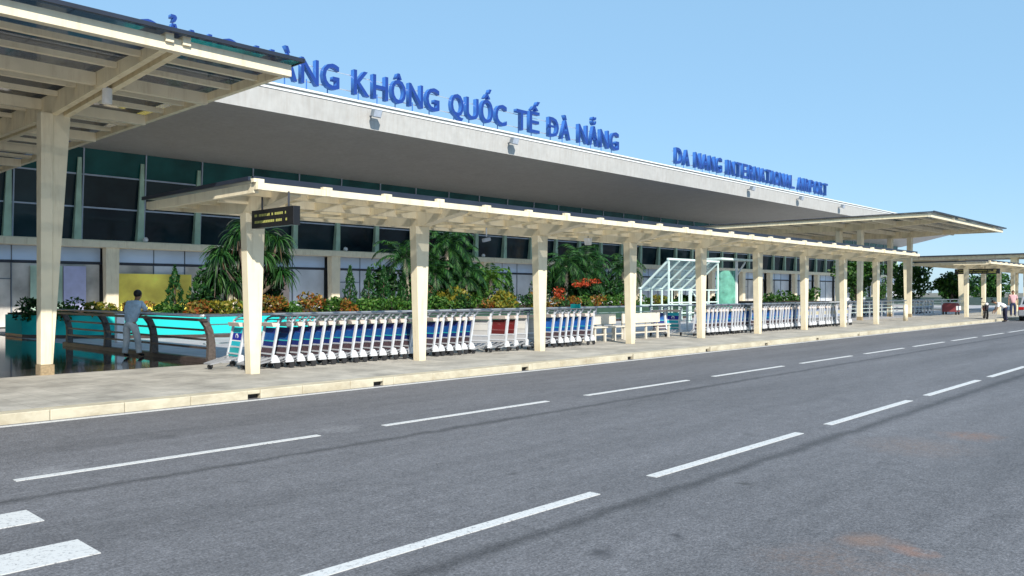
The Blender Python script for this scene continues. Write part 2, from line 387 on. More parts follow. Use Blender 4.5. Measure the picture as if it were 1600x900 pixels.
# roof: profile in (Y, Z); front end at X=114, back end at X=126
def roofprof(x_off=0): return [(30,9.11),(29.93,10.12),(30.02,10.22),(30.5,10.30),(46,9.2),(46,8.4),(40,8.36)]
pf = roofprof(); k = len(pf); b = MB()
vs = [(XL, y, z) for y, z in pf] + [(114 + max(0, (y-30))*1.2, y, z) for y, z in pf]
b.add(vs, [tuple(range(k))[::-1], tuple(range(k, 2*k))] + [(i, (i+1)%k, k+(i+1)%k, k+i) for i in range(k)])
roof = tb(b, 'roof', [FASCIA, SOFFIT])
for p in roof.data.polygons:
    if p.normal.z < -.5: p.material_index = 1
b = MB(); b.box(XL, 114, 29.88, 30.06, 10.223, 10.30); b.box(XL, 114, 29.90, 29.927, 10.05, 10.10)
o = b; o.v = [(x-30-0, y-40, z) for x, y, z in o.v]; rt = o.build('roof_highlight_trim', WHITE, roof)  # white strips paint the bright highlight along the roof's top edge
b = MB(); b.box(XL, XR, 40.62, 46, 0, 8.5); tb(b, 'wall', mat('dark interior wall', (.05, .055, .06), .8))
b = MB(); b.box(XL, XR, 39.3, 40.6, 3.78, 4.06); b.box(XL, XR, 39.5, 40.6, 4.06, 4.12); tb(b, 'ledge', CREAM)
b = MB(); b.box(XL, XR, 40.1, 40.35, 3.02, 3.12); tb(b, 'transom', DARK)
# upper glazing: leaning slightly outwards
S = 2.83
def gy(z): return 40.3 - (z - 4.1) * .075
i = -12; n = 0
fx = []
x = .2742*40
while x - S > XL: x -= S
fin_xs = []
while x < XR - 1: fin_xs.append(x); x += S
for j in range(len(fin_xs) - 1):
    x0, x1 = fin_xs[j] + .04, fin_xs[j+1] - .04
    b = MB()
    for z0, z1, mi in ((4.12, 5.62, 0), (5.68, 7.12, 0), (7.18, 8.7, 1)):
        y0, y1 = gy(z0), gy(z1)
        b.add([(x0,y0,z0),(x1,y0,z0),(x1,y1,z1),(x0,y1,z1),(x0,y0+.05,z0),(x1,y0+.05,z0),(x1,y1+.05,z1),(x0,y1+.05,z1)],
              [(0,1,2,3),(7,6,5,4),(0,4,5,1),(2,6,7,3),(1,5,6,2),(0,3,7,4)], mi)
    wdw = tb(b, 'window', [NAVY, SOFFIT_REFL_G])
b = MB()
for z in (5.65, 7.15): b.bar((XL, gy(z)-.05, z), (XR, gy(z)-.05, z), .07, .07)
tb(b, 'glazing_rail', MULL)
for x in fin_xs:
    b = MB(); b.bar((x, gy(4.06)-.03, 4.12), (x, gy(8.6)-.03, 8.6), .06, .06); tb(b, 'mullion', MULL)
    b = MB()
    ya, yb = gy(4.12)-.07, gy(7.9)-.07
    b.add([(x-.44, ya, 4.12), (x-.12, ya, 4.12), (x-.12, yb, 7.9), (x-.28, yb, 7.9), (x-.44, ya-.30, 4.12), (x-.12, ya-.30, 4.12), (x-.12, yb-.06, 7.9), (x-.28, yb-.06, 7.9)],
          [(0,1,2,3),(7,6,5,4),(0,4,5,1),(2,6,7,3),(1,5,6,2),(0,3,7,4)])
    tb(b, 'fin', FIN)
# ground floor: columns, blue band, shop fronts
cx = [.3715*40 + 6.16*k_ for k_ in range(-6, 19)]
cx = [x for x in cx if XL < x < XR]
for x in cx:
    b = MB(); b.taper((x-.26, x+.26, 39.45, 39.8), (x-.3, x+.3, 39.4, 39.85), .13, 3.779); tb(b, 'column', CREAM)
FRD = mat('blue grey frame', (.12, .15, .19), .5)
POST_Y = mat('yellow poster', (.92, .72, .12), .4, var=.25, scale=.8, var2=.3)
POST_O = mat('orange poster', (.75, .36, .16), .4, var=.4, scale=.8, var2=.3)
POST_G = mat('green and blue poster', (.38, .52, .42), .4, var=.4, scale=.6, var2=.3)
for j in range(len(cx) - 1):
    x0, x1 = cx[j] + .3, cx[j+1] - .3; xm = x0 + (x1-x0)*.62
    b = MB()
    for a, c in ((x0, xm-.03), (xm+.03, x1)): b.box(a, c, 40.12, 40.2, 3.13, 3.775)
    tb(b, 'band_panel', SKY_REFL_G)
    b = MB()
    xs = [x0, x0 + (x1-x0)*.34, xm, x1]
    for a, c in zip(xs, xs[1:]):
        b.box(a+.03, c-.03, 40.14, 40.2, .2, 3.0, 0 if (j*7 + int(a*3)) % 5 else 1)
    tb(b, 'shop_window', [PANE, SHOPD])
    b = MB()
    for a in xs[1:3]: b.box(a-.02, a+.02, 40.10, 40.21, .13, 3.78)
    b.box(xs[0], xs[1], 40.11, 40.22, 2.28, 2.32)
    tb(b, 'shop_frame', FRD)
for (x0, x1, z0, z1, m) in ((15.3, 18.9, .5, 2.6, POST_Y), (6.5, 10.3, .4, 2.5, POST_O), (4.0, 6.2, .5, 2.4, POST_Y), (11.6, 12.9, .9, 2.9, POST_G), (12.95, 13.9, .9, 2.9, solid('pale violet poster', (.42,.44,.66))),
                        (34.0, 38, .6, 2.2, POST_O), (22.0, 24.5, .6, 2.3, solid('pink beige poster', (.58,.46,.40)))):
    b = MB(); b.box(x0, x1, 40.0, 40.05, z0, z1); tb(b, 'poster', m)
# balcony lamps: small white domes on the ledge
for x in (16.4, 27.9, 39.2): 
    b = MB(); b.sphere((x, 39.5, 4.22), .13); tb(b, 'ledge_lamp', WHITE, smooth=True)

# ------------------------------------------------------------------ roof signs
def text_mesh(ch, size, depth, off, mats):
    cu = bpy.data.curves.new('t', 'FONT'); cu.body = ch; cu.size = size; cu.extrude = depth; cu.offset = off; cu.resolution_u = 3
    o = bpy.data.objects.new('t', cu); COL.objects.link(o)
    bpy.context.view_layer.update()
    me = bpy.data.meshes.new_from_object(o.evaluated_get(bpy.context.evaluated_depsgraph_get()))
    bpy.data.objects.remove(o)
    me.materials.clear()
    for m in mats: me.materials.append(m)
    if len(mats) > 1:
        for p in me.polygons: p.material_index = 0 if abs(p.normal.z) > .9 else 1
    return me
def text_obj(name, ch, loc, width, height, depth, parent, off=.03, mats=None, facing='-y', maxw=None):
    me = text_mesh(ch, 1.0, 0.5, off, mats)
    xs = [v.co.x for v in me.vertices]
    x0, x1 = min(xs), max(xs); wd = x1 - x0
    cap = .73
    sx = width / max(wd, 1e-3) if width else height / cap
    if maxw: sx = min(sx, maxw)
    sz = height / cap
    for v in me.vertices:
        x = (v.co.x - x0) * sx; z = v.co.y * sz; d = v.co.z * depth
        v.co = (x, -d, z) if facing == '-y' else (d, -x, z)
    me.update()
    o = bpy.data.objects.new(name, me); COL.objects.link(o); o.parent = parent; o.location = loc
    return o
WIDTH = {'I': .45, ' ': .55, 'M': 1.15}
def roof_sign(text, X0, X1, label, name):
    t = empty(name, (X0, 30.3, 10.3), 0, label, 'sign')
    un = sum(WIDTH.get(c, 1) for c in text); u = (X1 - X0) / un; x = 0
    for c in text:
        wc = WIDTH.get(c, 1) * u
        if c != ' ':
            lw = u*.20 if c == 'I' else wc * .82
            lt = text_obj('letter', 'D' if c == 'Đ' else c, (x + (wc - lw)/2, 0, .34), lw, 1.15, .24, t, .011, [LETF, LETS])
            if c == 'Đ':
                b = MB(); b.box(-.12, lw*.55, -.154, -.10, .50, .62); b.build('letter_bar', LETF, lt)
            b = MB(); b.box(x + wc*.5 - .02, x + wc*.5 + .02, .152, .185, 0, .6)
            b.build('letter_bracket', LETS, t)
        x += wc
    b = MB(); b.box(0, X1-X0, .19, .22, .48, .52); b.box(0, X1-X0, .19, .22, 1.2, 1.23); b.build('rail', STEEL, t)
    return t
roof_sign('CẢNG HÀNG KHÔNG QUỐC TẾ ĐÀ NẴNG', 12.0, 42.1, 'blue roof letters reading CẢNG HÀNG KHÔNG QUỐC TẾ ĐÀ NẴNG', 'roof_sign')
roof_sign('DA NANG INTERNATIONAL AIRPORT', 48.6, 74.9, 'blue raised letters reading DA NANG INTERNATIONAL AIRPORT at the far part of the roof edge', 'roof_sign')

# floodlights on the fascia
FL = [(22.5, 'white floodlight on the roof fascia below the word KHÔNG'), (31.6, 'white floodlight on the roof fascia below the word QUỐC'),
      (58.6, 'small floodlight on the fascia below the word INTERNATIONAL'), (67.5, 'small floodlight on the fascia below the word AIRPORT'), (76.6, 'small floodlight on the fascia right of the English letters')]
for x, lab in FL:
    t = empty('floodlight', (x, 29.9, 9.7), 0, lab, 'floodlight', 'floodlights along the roof fascia'); t.scale = (.8, .8, .8)
    b = MB(); b.box(-.05, .05, -.35, .08, -.03, .03); b.bar((0,-.3,0),(0,-.42,.12),.06,.06); b.build('bracket', HANDLE, t)
    b = MB(); b.bar((0,-.34,.16),(0,-.62,.04), .52, .34, .60, .46); b.build('lamp_head', solid('grey lamp housing', (.22,.26,.30)), t, bevel=.02)
    b = MB(); b.bar((0,-.622,.04),(0,-.65,.03), .5, .36); b.build('lens', MULL, t)

# ------------------------------------------------------------------ canopies
def big_canopy(X0, X1, Y0, Y1, zt, cols, label, backY):
    """zt = top of the front fascia"""
    t = empty('large_canopy', (X1, Y0, 0), 0, label, 'canopy')
    ox, oy = X1, Y0
    def B(mb, name, m, **k):
        mb.v = [(x-ox, y-oy, z) for x, y, z in mb.v]; return mb.build(name, m, t, **k)
    zb = zt - .19
    b = MB(); b.box(X0, X1, Y0, Y0+.14, zb, zt); B(b, 'fascia_beam', WHITE if False else CREAM)
    # end rafters and rafters over the columns
    for xe in (X0 + .06, X1 - .06):
        b = MB(); b.box(xe-.05, xe+.05, Y0+.142, Y1, zb+.02, zt-.02); B(b, 'end_rafter', CREAM_D)
    for xc in cols:
        b = MB()
        for s_ in (-.11, .11):
            b.prism([(Y0+.145, zt-.16), (Y0+.145, zt-.01), (Y1, zt-.01), (Y1, zt-.20), (17.4, zb-.24)], 'x', xc+s_-.055, xc+s_+.055)
        B(b, 'main_beam', CREAM_D)
        for s_ in (-.13, .13):
            b = MB(); b.box(xc+s_-.06, xc+s_+.06, Y0-.05, Y0+.22, zt-.08, zt+.05); B(b, 'bracket', CREAM)
    # purlins: deep and thin in turn
    y = Y0; i = 0
    while y < Y1 - .2:
        if i:
            b = MB()
            segs = sorted([X0+.115] + [c for c in cols] + [X1-.115])
            for a, c in zip(segs, segs[1:]):
                a2 = a + (.17 if a in cols else 0); c2 = c - (.17 if c in cols else 0)
                if i % 3 == 0: b.box(a2, c2, y-.06, y+.06, zb-.05, zt-.03)
                else: b.box(a2, c2, y-.045, y+.045, zt-.12, zt-.03)
            B(b, 'purlin', CREAM)
        y += .93; i += 1
    # tinted glass sheets in bays
    b = MB(); y = Y0 - .12
    xs = [X0 - .1]
    while xs[-1] + 1.9 < X1 + .1: xs.append(xs[-1] + 1.9)
    xs.append(X1 + .12)
    while y < Y1:
        for a, c in zip(xs, xs[1:]): b.box(a+.002, c-.002, y, y+1.837, zt+.055, zt+.085)
        y += 1.84
    B(b, 'glass_roof', GLASS_R)
    b = MB(); b.box(X0-.1, X1+.12, Y0-.17, Y0-.13, zt+.045, zt+.105); b.box(X1+.125, X1+.16, Y0-.17, Y1, zt+.045, zt+.105); B(b, 'roof_edge', EDGE_R)
    for xc in cols:
        for yy in (17.1,) + backY:
            b = MB(); b.taper((xc-.35, xc-.16, yy-.13, yy+.13), (xc-.35, xc-.13, yy-.13, yy+.13), .33, zb-.19)
            b.taper((xc-.159, xc-.13, yy-.10, yy+.10), (xc-.129, xc+.19, yy-.10, yy+.10), .33, zb-.03)
            c = B(b, 'column', CREAM, bevel=.01)
            b2 = MB(); b2.taper((xc-.36, xc-.12, yy-.14, yy+.14), (xc-.36, xc-.12, yy-.14, yy+.14), .13, .327); B(b2, 'column_base', GRAN_B)
    return t
big_canopy(-13, 7.39, 12.0, 30.0, 5.50, (5.45, -3.05), 'large cream steel canopy with dark glass roof at the left of the photo', (27.2,))
big_canopy(43.4, 57.9, 12.4, 30.0, 5.62, (47.1, 55.6), 'large cream canopy rising over the far end of the walkway, seen against sky', (18.3,))

def walk_canopy(X0, X1, Y0, Y1, zt, cols, label, CY=14.4):
    t = empty('walkway_canopy', (X0, CY, 0), 0, label, 'canopy')
    def B(mb, name, m, **k):
        mb.v = [(x-X0, y-CY, z) for x, y, z in mb.v]; return mb.build(name, m, t, **k)
    b = MB(); b.box(X0, X1, Y0, Y0+.10, zt-.12, zt); B(b, 'fascia_beam', CREAM)
    b = MB(); b.box(X0, X1, Y1-.10, Y1, zt-.15, zt); B(b, 'fascia_beam', CREAM)
    for xe in (X0+.05, X1-.05):
        b = MB(); b.box(xe-.05, xe+.05, Y0+.102, Y1-.102, zt-.17, zt-.005); B(b, 'end_rafter', CREAM)
    for y, dz in ((13.55, .14), (CY, .20), (15.5, .14), (16.4, .14)):
        b = MB()
        b.box(X0+.11, X1-.11, y-.05, y+.05, zt-.01-dz, zt-.01); B(b, 'purlin', CREAM_D if dz < .2 else CREAM)
    n = 0
    for c in cols:
        b = MB(); b.prism([(Y0+.11, zt-.16), (Y0+.11, zt-.02), (Y1-.11, zt-.02), (Y1-.11, zt-.16), (CY+.2, zt-.38), (CY-.2, zt-.38)], 'x', c-.13, c+.13); B(b, 'main_beam', CREAM)
        for m_ in (.7, 1.4, 2.1, 2.8, 3.5):
            if c + m_ < X1 - .2:
                b = MB(); b.prism([(Y0+.11, zt-.09), (Y0+.11, zt-.015), (Y1-.11, zt-.015), (Y1-.11, zt-.09), (CY, zt-(.24 if m_ in (1.4, 2.8) else .15))], 'x', c+m_-.04, c+m_+.04); B(b, 'rafter', CREAM_D)
        b = MB(); b.taper((c-.095, c+.095, CY-.11, CY+.11), (c-.205, c+.205, CY-.115, CY+.115), .13, zt-.381); B(b, 'column', CREAM, bevel=.008)
    x = X0 + .05; kk = 0
    while x < X1:
        b = MB(); h_ = .075 if kk % 3 else .11
        b.box(x-.045, x+.045, Y0-.03, Y0-.002, zt-.12, zt+h_*.4); b.box(x-.10, x+.10, Y0+.0, Y0+.09, zt+.003, zt+h_*.6); x += 1.4; kk += 1
        B(b, 'bracket', CREAM)
    b = MB(); x = X0 - .05
    while x < X1:
        x1 = min(x + 1.397, X1 + .05)
        if x1 - x > .2:
            b.box(x, x1, Y0+.12, CY-.02, zt+.05, zt+.075); b.box(x, x1, CY-.017, Y1-.0, zt+.05, zt+.075)
        x += 1.4
    B(b, 'roof_sheet', mat('pale roof sheet', (.42, .45, .45), .3, var=.25, scale=2, alpha=.55))
    b = MB(); b.box(X0, X1, Y0+.101, Y0+.14, zt-.01, zt+.12); b.box(X0-.10, X0-.055, Y0+.1, Y1, zt+.03, zt+.10); B(b, 'roof_edge', EDGE_R)
    return t
walk_canopy(7.2, 43.0, 12.8, 17.3, 3.60, [8.02 + 4.2*k for k in range(9)], 'long low cream walkway canopy on tapered columns over the luggage trolleys')
walk_canopy(56.6, 110, 12.8, 17.3, 3.60, [57.7 + 4.2*k for k in range(12)], 'low cream walkway canopy farther along the kerb at the right edge')
# cross canopy far behind on the right
t = empty('cross_canopy', (78, 13, 0), 0, 'brownish flat canopy far behind, running across behind the right walkway canopy', 'canopy')
b = MB(); b.box(0, 5, -6, 13, 4.62, 4.85); b.build('roof', CREAM_D, t)
b = MB(); b.box(-.3, 5.2, -6.3, 13.3, 4.854, 4.95); b.build('roof_edge', EDGE_R, t)
for y in (-5, -1, 3, 7, 11.5):
    b = MB(); b.taper((.6, .95, y-.2, y+.2), (.4, 1.1, y-.25, y+.25), .13, 4.619); b.build('column', CREAM_D, t)

# hanging direction signs
def hang_sign(x, y, z, lab, ln=1.42):
    t = empty('hanging_sign', (x, y, z), 0, lab, 'sign', 'black direction signs under the walkway canopies')
    b = MB(); b.box(-.07, .07, -ln/2, ln/2, 0, .33); b.build('sign_box', BLACK, t, bevel=.008)
    b = MB()
    for yy in (-.45, .45): b.tube([(0, yy, .331), (0, yy, .60)], .018, 8)
    b.build('hanger', DARK, t)
    # two lines of small yellow lettering, illegible at this distance: broken strokes
    rnd = random.Random(3); b = MB()
    for zz in (.205, .085):
        yy = ln/2 - .12
        while yy > -ln/2 + .22:
            wl = rnd.uniform(.025, .045)
            b.box(-.074, -.0705, yy-wl, yy, zz, zz+.045) if rnd.random() > .12 else None
            yy -= wl + .018
    b.build('lettering', solid('yellow green lettering', (.42, .42, .12)), t)
    return t
hang_sign(7.75, 13.12, 2.88, 'black hanging sign with two lines of small yellow lettering beside the nearest walkway column')
hang_sign(59.0, 14.1, 2.90, 'small black hanging sign under the far right walkway canopy', 2.6)
# lamps hanging under the canopies
t = empty('hanging_lamp', (5.45, 14.7, 5.16), 0, 'white cylinder lamp hanging below the main beam of the large left canopy', 'lamp')
b = MB(); b.tube([(0,0,-.20),(0,0,.06)], .08, 16); b.build('lamp_shade', WHITE, t, smooth=False)
b = MB(); b.tube([(0,0,.061),(0,0,.13)], .02, 8); b.build('stem', HANDLE, t)
t = empty('hanging_lamp', (19.3, 15.0, 3.12), 0, 'small white lamp hanging under the walkway canopy between the third and fourth columns', 'lamp')
b = MB(); b.taper((-.07,.07,-.07,.07),(-.09,.09,-.09,.09), 0, .2); b.build('lamp_shade', WHITE, t)
b = MB(); b.tube([(0,0,.201),(0,0,.40)], .012, 6); b.build('stem', DARK, t)
t = empty('security_camera', (15.0, 15.0, 3.05), 0, 'small grey security camera under the walkway canopy near the third column', 'camera')
b = MB(); b.tube([(0,0,.1),(0,0,.40)], .018, 6); b.build('stem', MULL, t)
b = MB(); b.bar((-.12,0,0),(.12,0,.05),.09,.09); b.build('camera_body', MULL, t, bevel=.01)

# ------------------------------------------------------------------ railings
t = empty('brown_railing', (8.5, 17.2, .137), 0, 'dark brown railing with silver handrail and curved posts beside the wet granite walkway', 'railing')
for y in (0, 2.95, 5.9, 8.8):
    b = MB(); prof = [(.16, 0), (-.02, 0), (.0, .4), (-.02, .62), (-.08, .80), (-.20, .97), (-.12, 1.0), (.02, .90), (.10, .72), (.15, .45)]
    b.prism(prof, 'y', y-.065, y+.065); b.build('post', BROWNP, t, bevel=.008)
b = MB()
for z in (.30, .49, .70): b.box(.0, .045, -.0, 8.8, z, z+.045)
for z in (.04,): b.box(-.05, .12, 0, 9, 0, z+.06)
b.build('rail', BROWN, t)
b = MB(); b.tube([(-.16, -.15, 1.05), (-.16, 9, 1.05)], .035, 10); b.build('handrail', STEEL, t, smooth=True)
b = MB(); b.box(-.19, -.06, -.1, 9, .93, .985); b.build('top_rail', BROWN, t)
t = empty('silver_railing', (8.8, 18.0, .133), 0, 'long pale silver railing with four rails running behind the luggage trolleys', 'railing')
for x in [0.1 + 2.1*k for k in range(30)]:
    b = MB(); b.box(x-.03, x+.03, -.03, .03, 0, 1.0); b.build('post', STEEL, t)
b = MB(); b.tube([(0,0,1.03),(62,0,1.03)], .032, 8); b.build('handrail', TUBE, t, smooth=True)
for z in (.82, .6, .38):
    b = MB(); b.tube([(0,0.035,z),(62,0.035,z)], .016, 6); b.build('rail', FRW, t)

# ------------------------------------------------------------------ planter and planting
pl = [(8.9, 33.5), (8.9, 31.6), (9.3, 30.6), (10.3, 29.4), (12.0, 27.9), (13.7, 26.8), (15.5, 26.3), (70, 26.3), (70, 33.5)]
t = empty('planter', (8.9, 31.6, .13), 0, 'long raised planter with bright turquoise walls and curved left end', 'planter')
b = MB(); b.prism([(x-8.9, y-31.6) for x, y in pl[:7]] + [(17.2-8.9, 26.3-31.6), (17.2-8.9, 33.5-31.6)], 'z', .12, .78); b.build('planter_wall', TURQ, t)
b = MB(); b.box(17.21-8.9, 70-8.9, 26.3-31.6, 33.5-31.6, .12, .78); b.build('planter_wall', solid('dark green planter wall', (.03,.07,.045)), t)
b = MB(); b.prism([(x-8.9, y-31.6) for x, y in pl], 'z', 0, .119); b.build('plinth', BROWN, t)
b = MB(); b.prism([(x-8.9+.1, y-31.6+.1) for x, y in pl], 'z', .70, .84); b.build('soil', SOIL, t)
# small white stand behind the brown railing
b = MB(); b.box(-.12, .12, -.1, .1, 0, .95); o = b.build('bollard', solid('white stand paint', (.8,.8,.8)), loc=(10.2, 26.5, .134), bevel=.02); tag(o, 'white square bollard between the brown railing and the turquoise planter', 'bollard')

def leaves(mb, n, sample, size, rnd, asp=.35, mi=0, droop=.3):
    for _ in range(n):
        p = Vector(sample()); s = size * rnd.uniform(.6, 1.3)
        d = Vector((rnd.gauss(0,1), rnd.gauss(0,1), rnd.gauss(0,1)+droop*-1)).normalized()
        q = d.cross(Vector((rnd.gauss(0,1), rnd.gauss(0,1), rnd.gauss(0,1)))).normalized()
        a = p - d*s*.5; c = p + d*s*.5
        mb.add([a, p + q*s*asp*.5, c, p - q*s*asp*.5], [(0,1,2,3)], mi)

def shrub(loc, rx, ry, h, m, seed, lab, cat='shrub', group=None, n=420, size=.16, name='shrub', asp=.45):
    rnd = random.Random(seed); t = empty(name, loc, 0, lab, cat, group)
    b = MB()
    blobs = [(rnd.uniform(-.6,.6)*rx, rnd.uniform(-.5,.5)*ry, rnd.uniform(.25,.85)*h, rnd.uniform(.3,.55)) for _ in range(7 if h < 1.5 else 13)]
    def smp():
        c = rnd.choice(blobs); v = Vector((rnd.gauss(0,1), rnd.gauss(0,1), rnd.gauss(0,1))).normalized()*rnd.uniform(.4,1)**.5
        return (c[0]+v.x*c[3]*rx, c[1]+v.y*c[3]*ry, max(.02, c[2]+v.z*c[3]*h*.6))
    leaves(b, n, smp, size, rnd, asp); b.build('foliage', m, t)
    b = MB()
    for c in blobs[:4]: b.tube([(0,0,0),(c[0]*.5,c[1]*.5,c[2]*.5),(c[0],c[1],c[2])], .02, 5)
    b.build('stem', BARK, t); return t

ZP = .96
# crotons and hedge shrubs along the front of the planter
kinds = ['D','G','Y','O','G','O','Y','G','O','G','O','G','O','G','G','G','G','G','G','G','D','G','O','Y','G','D','Y','O','D','O','G','O','G','G','O','G','G','Y','G','G']
front = []
import bisect
def front_y(x):
    pts = [(8.9,32.0),(9.3,30.6),(10.3,29.4),(12.0,27.9),(13.7,26.8),(15.5,26.3),(70,26.3)]
    for (a, c), (d, f) in zip(pts, pts[1:]):
        if a <= x <= d: return c + (f-c)*(x-a)/(d-a)
    return 26.3
cnt = {}
NM = {'D': ('dark leafy shrub', LF_D), 'G': ('green leafy shrub', LF_G), 'Y': ('yellow green croton shrub', LF_Y), 'O': ('orange croton shrub', LF_O)}
x = 9.2; i = 0
while x < 44 and i < 40:
    kd = kinds[i % len(kinds)]; nm, m = NM[kd]; cnt[kd] = cnt.get(kd, 0) + 1
    def ordi(n): return ORD[n-1] if n <= len(ORD) else 'far'
    lab = '%s %s from the left along the front of the turquoise planter' % (ordi(cnt[kd]), nm) if cnt[kd] > 1 or kd != 'D' else 'dark leafy shrub spilling over the left end of the turquoise planter'
    hh = (.52 if kd != 'O' else .6) * (.8 + .45*random.random())
    shrub((x, front_y(x)+.42, ZP-.22), .66, .62, hh + .12 + .12*random.random() + (.16 if kd == 'D' else 0), m, 100+i, lab, 'shrub', 'shrubs along the planter', n=620 if x < 26 else 380, name='croton_shrub' if kd in 'YO' else 'leafy_shrub')
    x += .80 if x < 30 else 1.0; i += 1

def cypress(loc, h, r, seed, lab):
    rnd = random.Random(seed); t = empty('cypress_tree', loc, 0, lab, 'conifer', 'small cone shaped conifers in the planter')
    b = MB()
    def smp():
        z = rnd.random()**1.3; rr = r*(1-z)**.85*(.75+.3*rnd.random())*(1+.15*math.sin(z*23+seed)); a = rnd.uniform(0, 2*math.pi)
        return (rr*math.cos(a), rr*math.sin(a), .1 + z*h)
    leaves(b, 900, smp, .16, rnd, .35, droop=-1.5); b.build('crown', LF_C, t)
    b = MB(); b.tube([(0,0,0),(0,0,h*.8)], .05, 6, r2=.015); b.build('trunk', BARK, t)
    return t
for k, (xx, yy, h) in enumerate(((12.9, 28.6, 1.7), (20.0, 28.0, 1.85), (20.95, 28.0, 1.8), (21.75, 28.0, 1.9), (22.9, 28.1, 1.7), (33.2, 29, 1.9), (30.0, 28.4, 2.0))):
    lab = ['small dark conifer beside the drooping tree, leftmost of the cones', 'cone shaped green conifer, left one of the close group between first and second walkway columns', 'cone shaped green conifer, middle one of the close group before the grey shop front', 'cone shaped green conifer, right one of the close group before the grey shop front', 'cone shaped conifer standing just left of the second walkway column', 'slim conifer seen just left of the third walkway column', 'light green cone shaped conifer right of the palm clump'][k]
    cypress((xx, yy, ZP-.1), h, .42, k+3, lab)
cypress((23.9, 27.6, ZP-.1), 1.75, .7, 77, 'wide nearly black conifer half hidden by the second walkway column')

def frond(mb, base, direction, L, droop, rnd, leaf=.45, n=22, mi=0, wid=.035, rach=.014):
    d = Vector(direction).normalized(); pts = []; p = Vector(base); st = L / n
    dirv = d.copy(); pts.append(p.copy())
    for i in range(n):
        dirv = (dirv + Vector((0,0,-droop*(i+1)/n*.22))).normalized(); p = p + dirv*st; pts.append(p.copy())
    mb.tube(pts[::3] if len(pts[::3]) > 2 else pts, rach, 4, mi, r2=.004, cap=False)
    for i in range(2, n+1):
        dd = (pts[i]-pts[i-1]).normalized(); side = dd.cross(Vector((0,0,1)))
        if side.length < .05: side = Vector((1,0,0))
        side.normalize(); tt = i/n; ll = leaf*(math.sin(math.pi*min(1,tt*.85+.12)))**.7*rnd.uniform(.8,1.15)
        for s_ in (-1, 1):
            tip = pts[i] + (side*s_*.75 + dd*.55 + Vector((0,0,-.35-.3*rnd.random()))).normalized()*ll
            q = dd*wid
            mid = (pts[i]+tip)*.5 + Vector((0,0,.04))
            mb.add([pts[i]-q*.6, mid-q, tip, mid+q], [(0,1,2,3)], mi)

def palm(loc, h, L, nf, seed, lab, trunk_r=.12, m=LF_D, cat='palm', leaf=.5, lo=-.35, droop=1.0, mats=None, lean=(0,0), group=None):
    rnd = random.Random(seed); t = empty('palm_tree', loc, 0, lab, cat, group)
    top = Vector((lean[0], lean[1], h)); b = MB()
    b.tube([(0,0,0),(lean[0]*.3,lean[1]*.3,h*.4),(lean[0]*.7,lean[1]*.7,h*.75),top], [trunk_r*1.2, trunk_r, trunk_r*.9, trunk_r*.8], 9); b.build('trunk', BARKP, t, smooth=True)
    b = MB()
    for i in range(nf):
        a = i*2.399 + rnd.uniform(-.2,.2); el = lo + (1.25-lo)*((i+.5)/nf)**.9
        frond(b, top, (math.cos(a)*math.cos(el), math.sin(a)*math.cos(el), math.sin(el)), L*rnd.uniform(.8,1.1), droop*rnd.uniform(.8,1.3), rnd, leaf)
    b.build('crown', m, t); return t

# tree 1: several leaning trunks with long drooping leaf tufts
def droop_tree(loc, seed, lab):
    rnd = random.Random(seed); t = empty('screw_pine_tree', loc, 0, lab, 'tree')
    tb_ = MB(); lb = MB(); db = MB()
    heads = [(-1.1,0,2.1),(-.55,-.3,2.9),(.1,.2,3.3),(.65,-.2,3.0),(1.25,.1,2.3),(-.2,.3,2.3),(.9,.3,1.7),(-.85,.4,1.4),(.3,-.4,2.2),(1.25,-.2,1.6),(-1.15,.2,1.5),(.5,.4,2.6),(-.8,.5,2.4),(1.0,-.4,2.8),(-.3,-.5,3.1),(0,.5,1.6),(-.6,.1,1.2)]
    for hx, hy, hz in heads:
        mid = (hx*.35+rnd.uniform(-.1,.1), hy*.4, hz*.45)
        tb_.tube([(rnd.uniform(-.15,.15),0,0), mid, (hx*.85,hy*.9,hz*.8), (hx,hy,hz)], [.10,.08,.06,.04], 7)
    for k_ in range(7):
        a = rnd.uniform(0, 6.28); tb_.tube([(0,0,.75),(math.cos(a)*.25,math.sin(a)*.2,.4),(math.cos(a)*.5,math.sin(a)*.4,-.05)], .03, 5)
    for hx, hy, hz in heads:
        for _ in range(150):
            a = rnd.uniform(0, 6.28); L = rnd.uniform(.45, 1.05); el = rnd.uniform(-.2, 1.2)
            d = Vector((math.cos(a)*math.cos(el), math.sin(a)*math.cos(el), math.sin(el)))
            p = Vector((hx,hy,hz)); pts = [p.copy()]; st = L/6
            for i_ in range(6):
                d = (d + Vector((0,0,-.42))).normalized(); p = p + d*st; pts.append(p.copy())
            side = d.cross(Vector((rnd.uniform(-1,1),rnd.uniform(-1,1),.3))).normalized(); wv = .042
            vs = []
            for i_, q in enumerate(pts):
                ww = wv*(1-i_/6.5); vs += [q-side*ww, q+side*ww]
            lb.add(vs, [(2*i_,2*i_+1,2*i_+3,2*i_+2) for i_ in range(6)])
        for _ in range(5):
            a = rnd.uniform(0,6.28); p = Vector((hx+math.cos(a)*.15, hy+math.sin(a)*.15, hz-.1)); q = p + Vector((math.cos(a)*.2, math.sin(a)*.2, -rnd.uniform(.3,.8))); s_ = Vector((-math.sin(a), math.cos(a), 0))*.025
            db.add([p-s_, p+s_, q+s_*.4, q-s_*.4], [(0,1,2,3)])
    tb_.build('trunk', BARK, t, smooth=True); lb.build('crown', LF_D, t); db.build('dead_leaves', LF_B, t); return t
droop_tree((15.3, 27.8, ZP-.1), 5, 'dark green drooping tree with tangled leaning trunks behind the nearest walkway column')

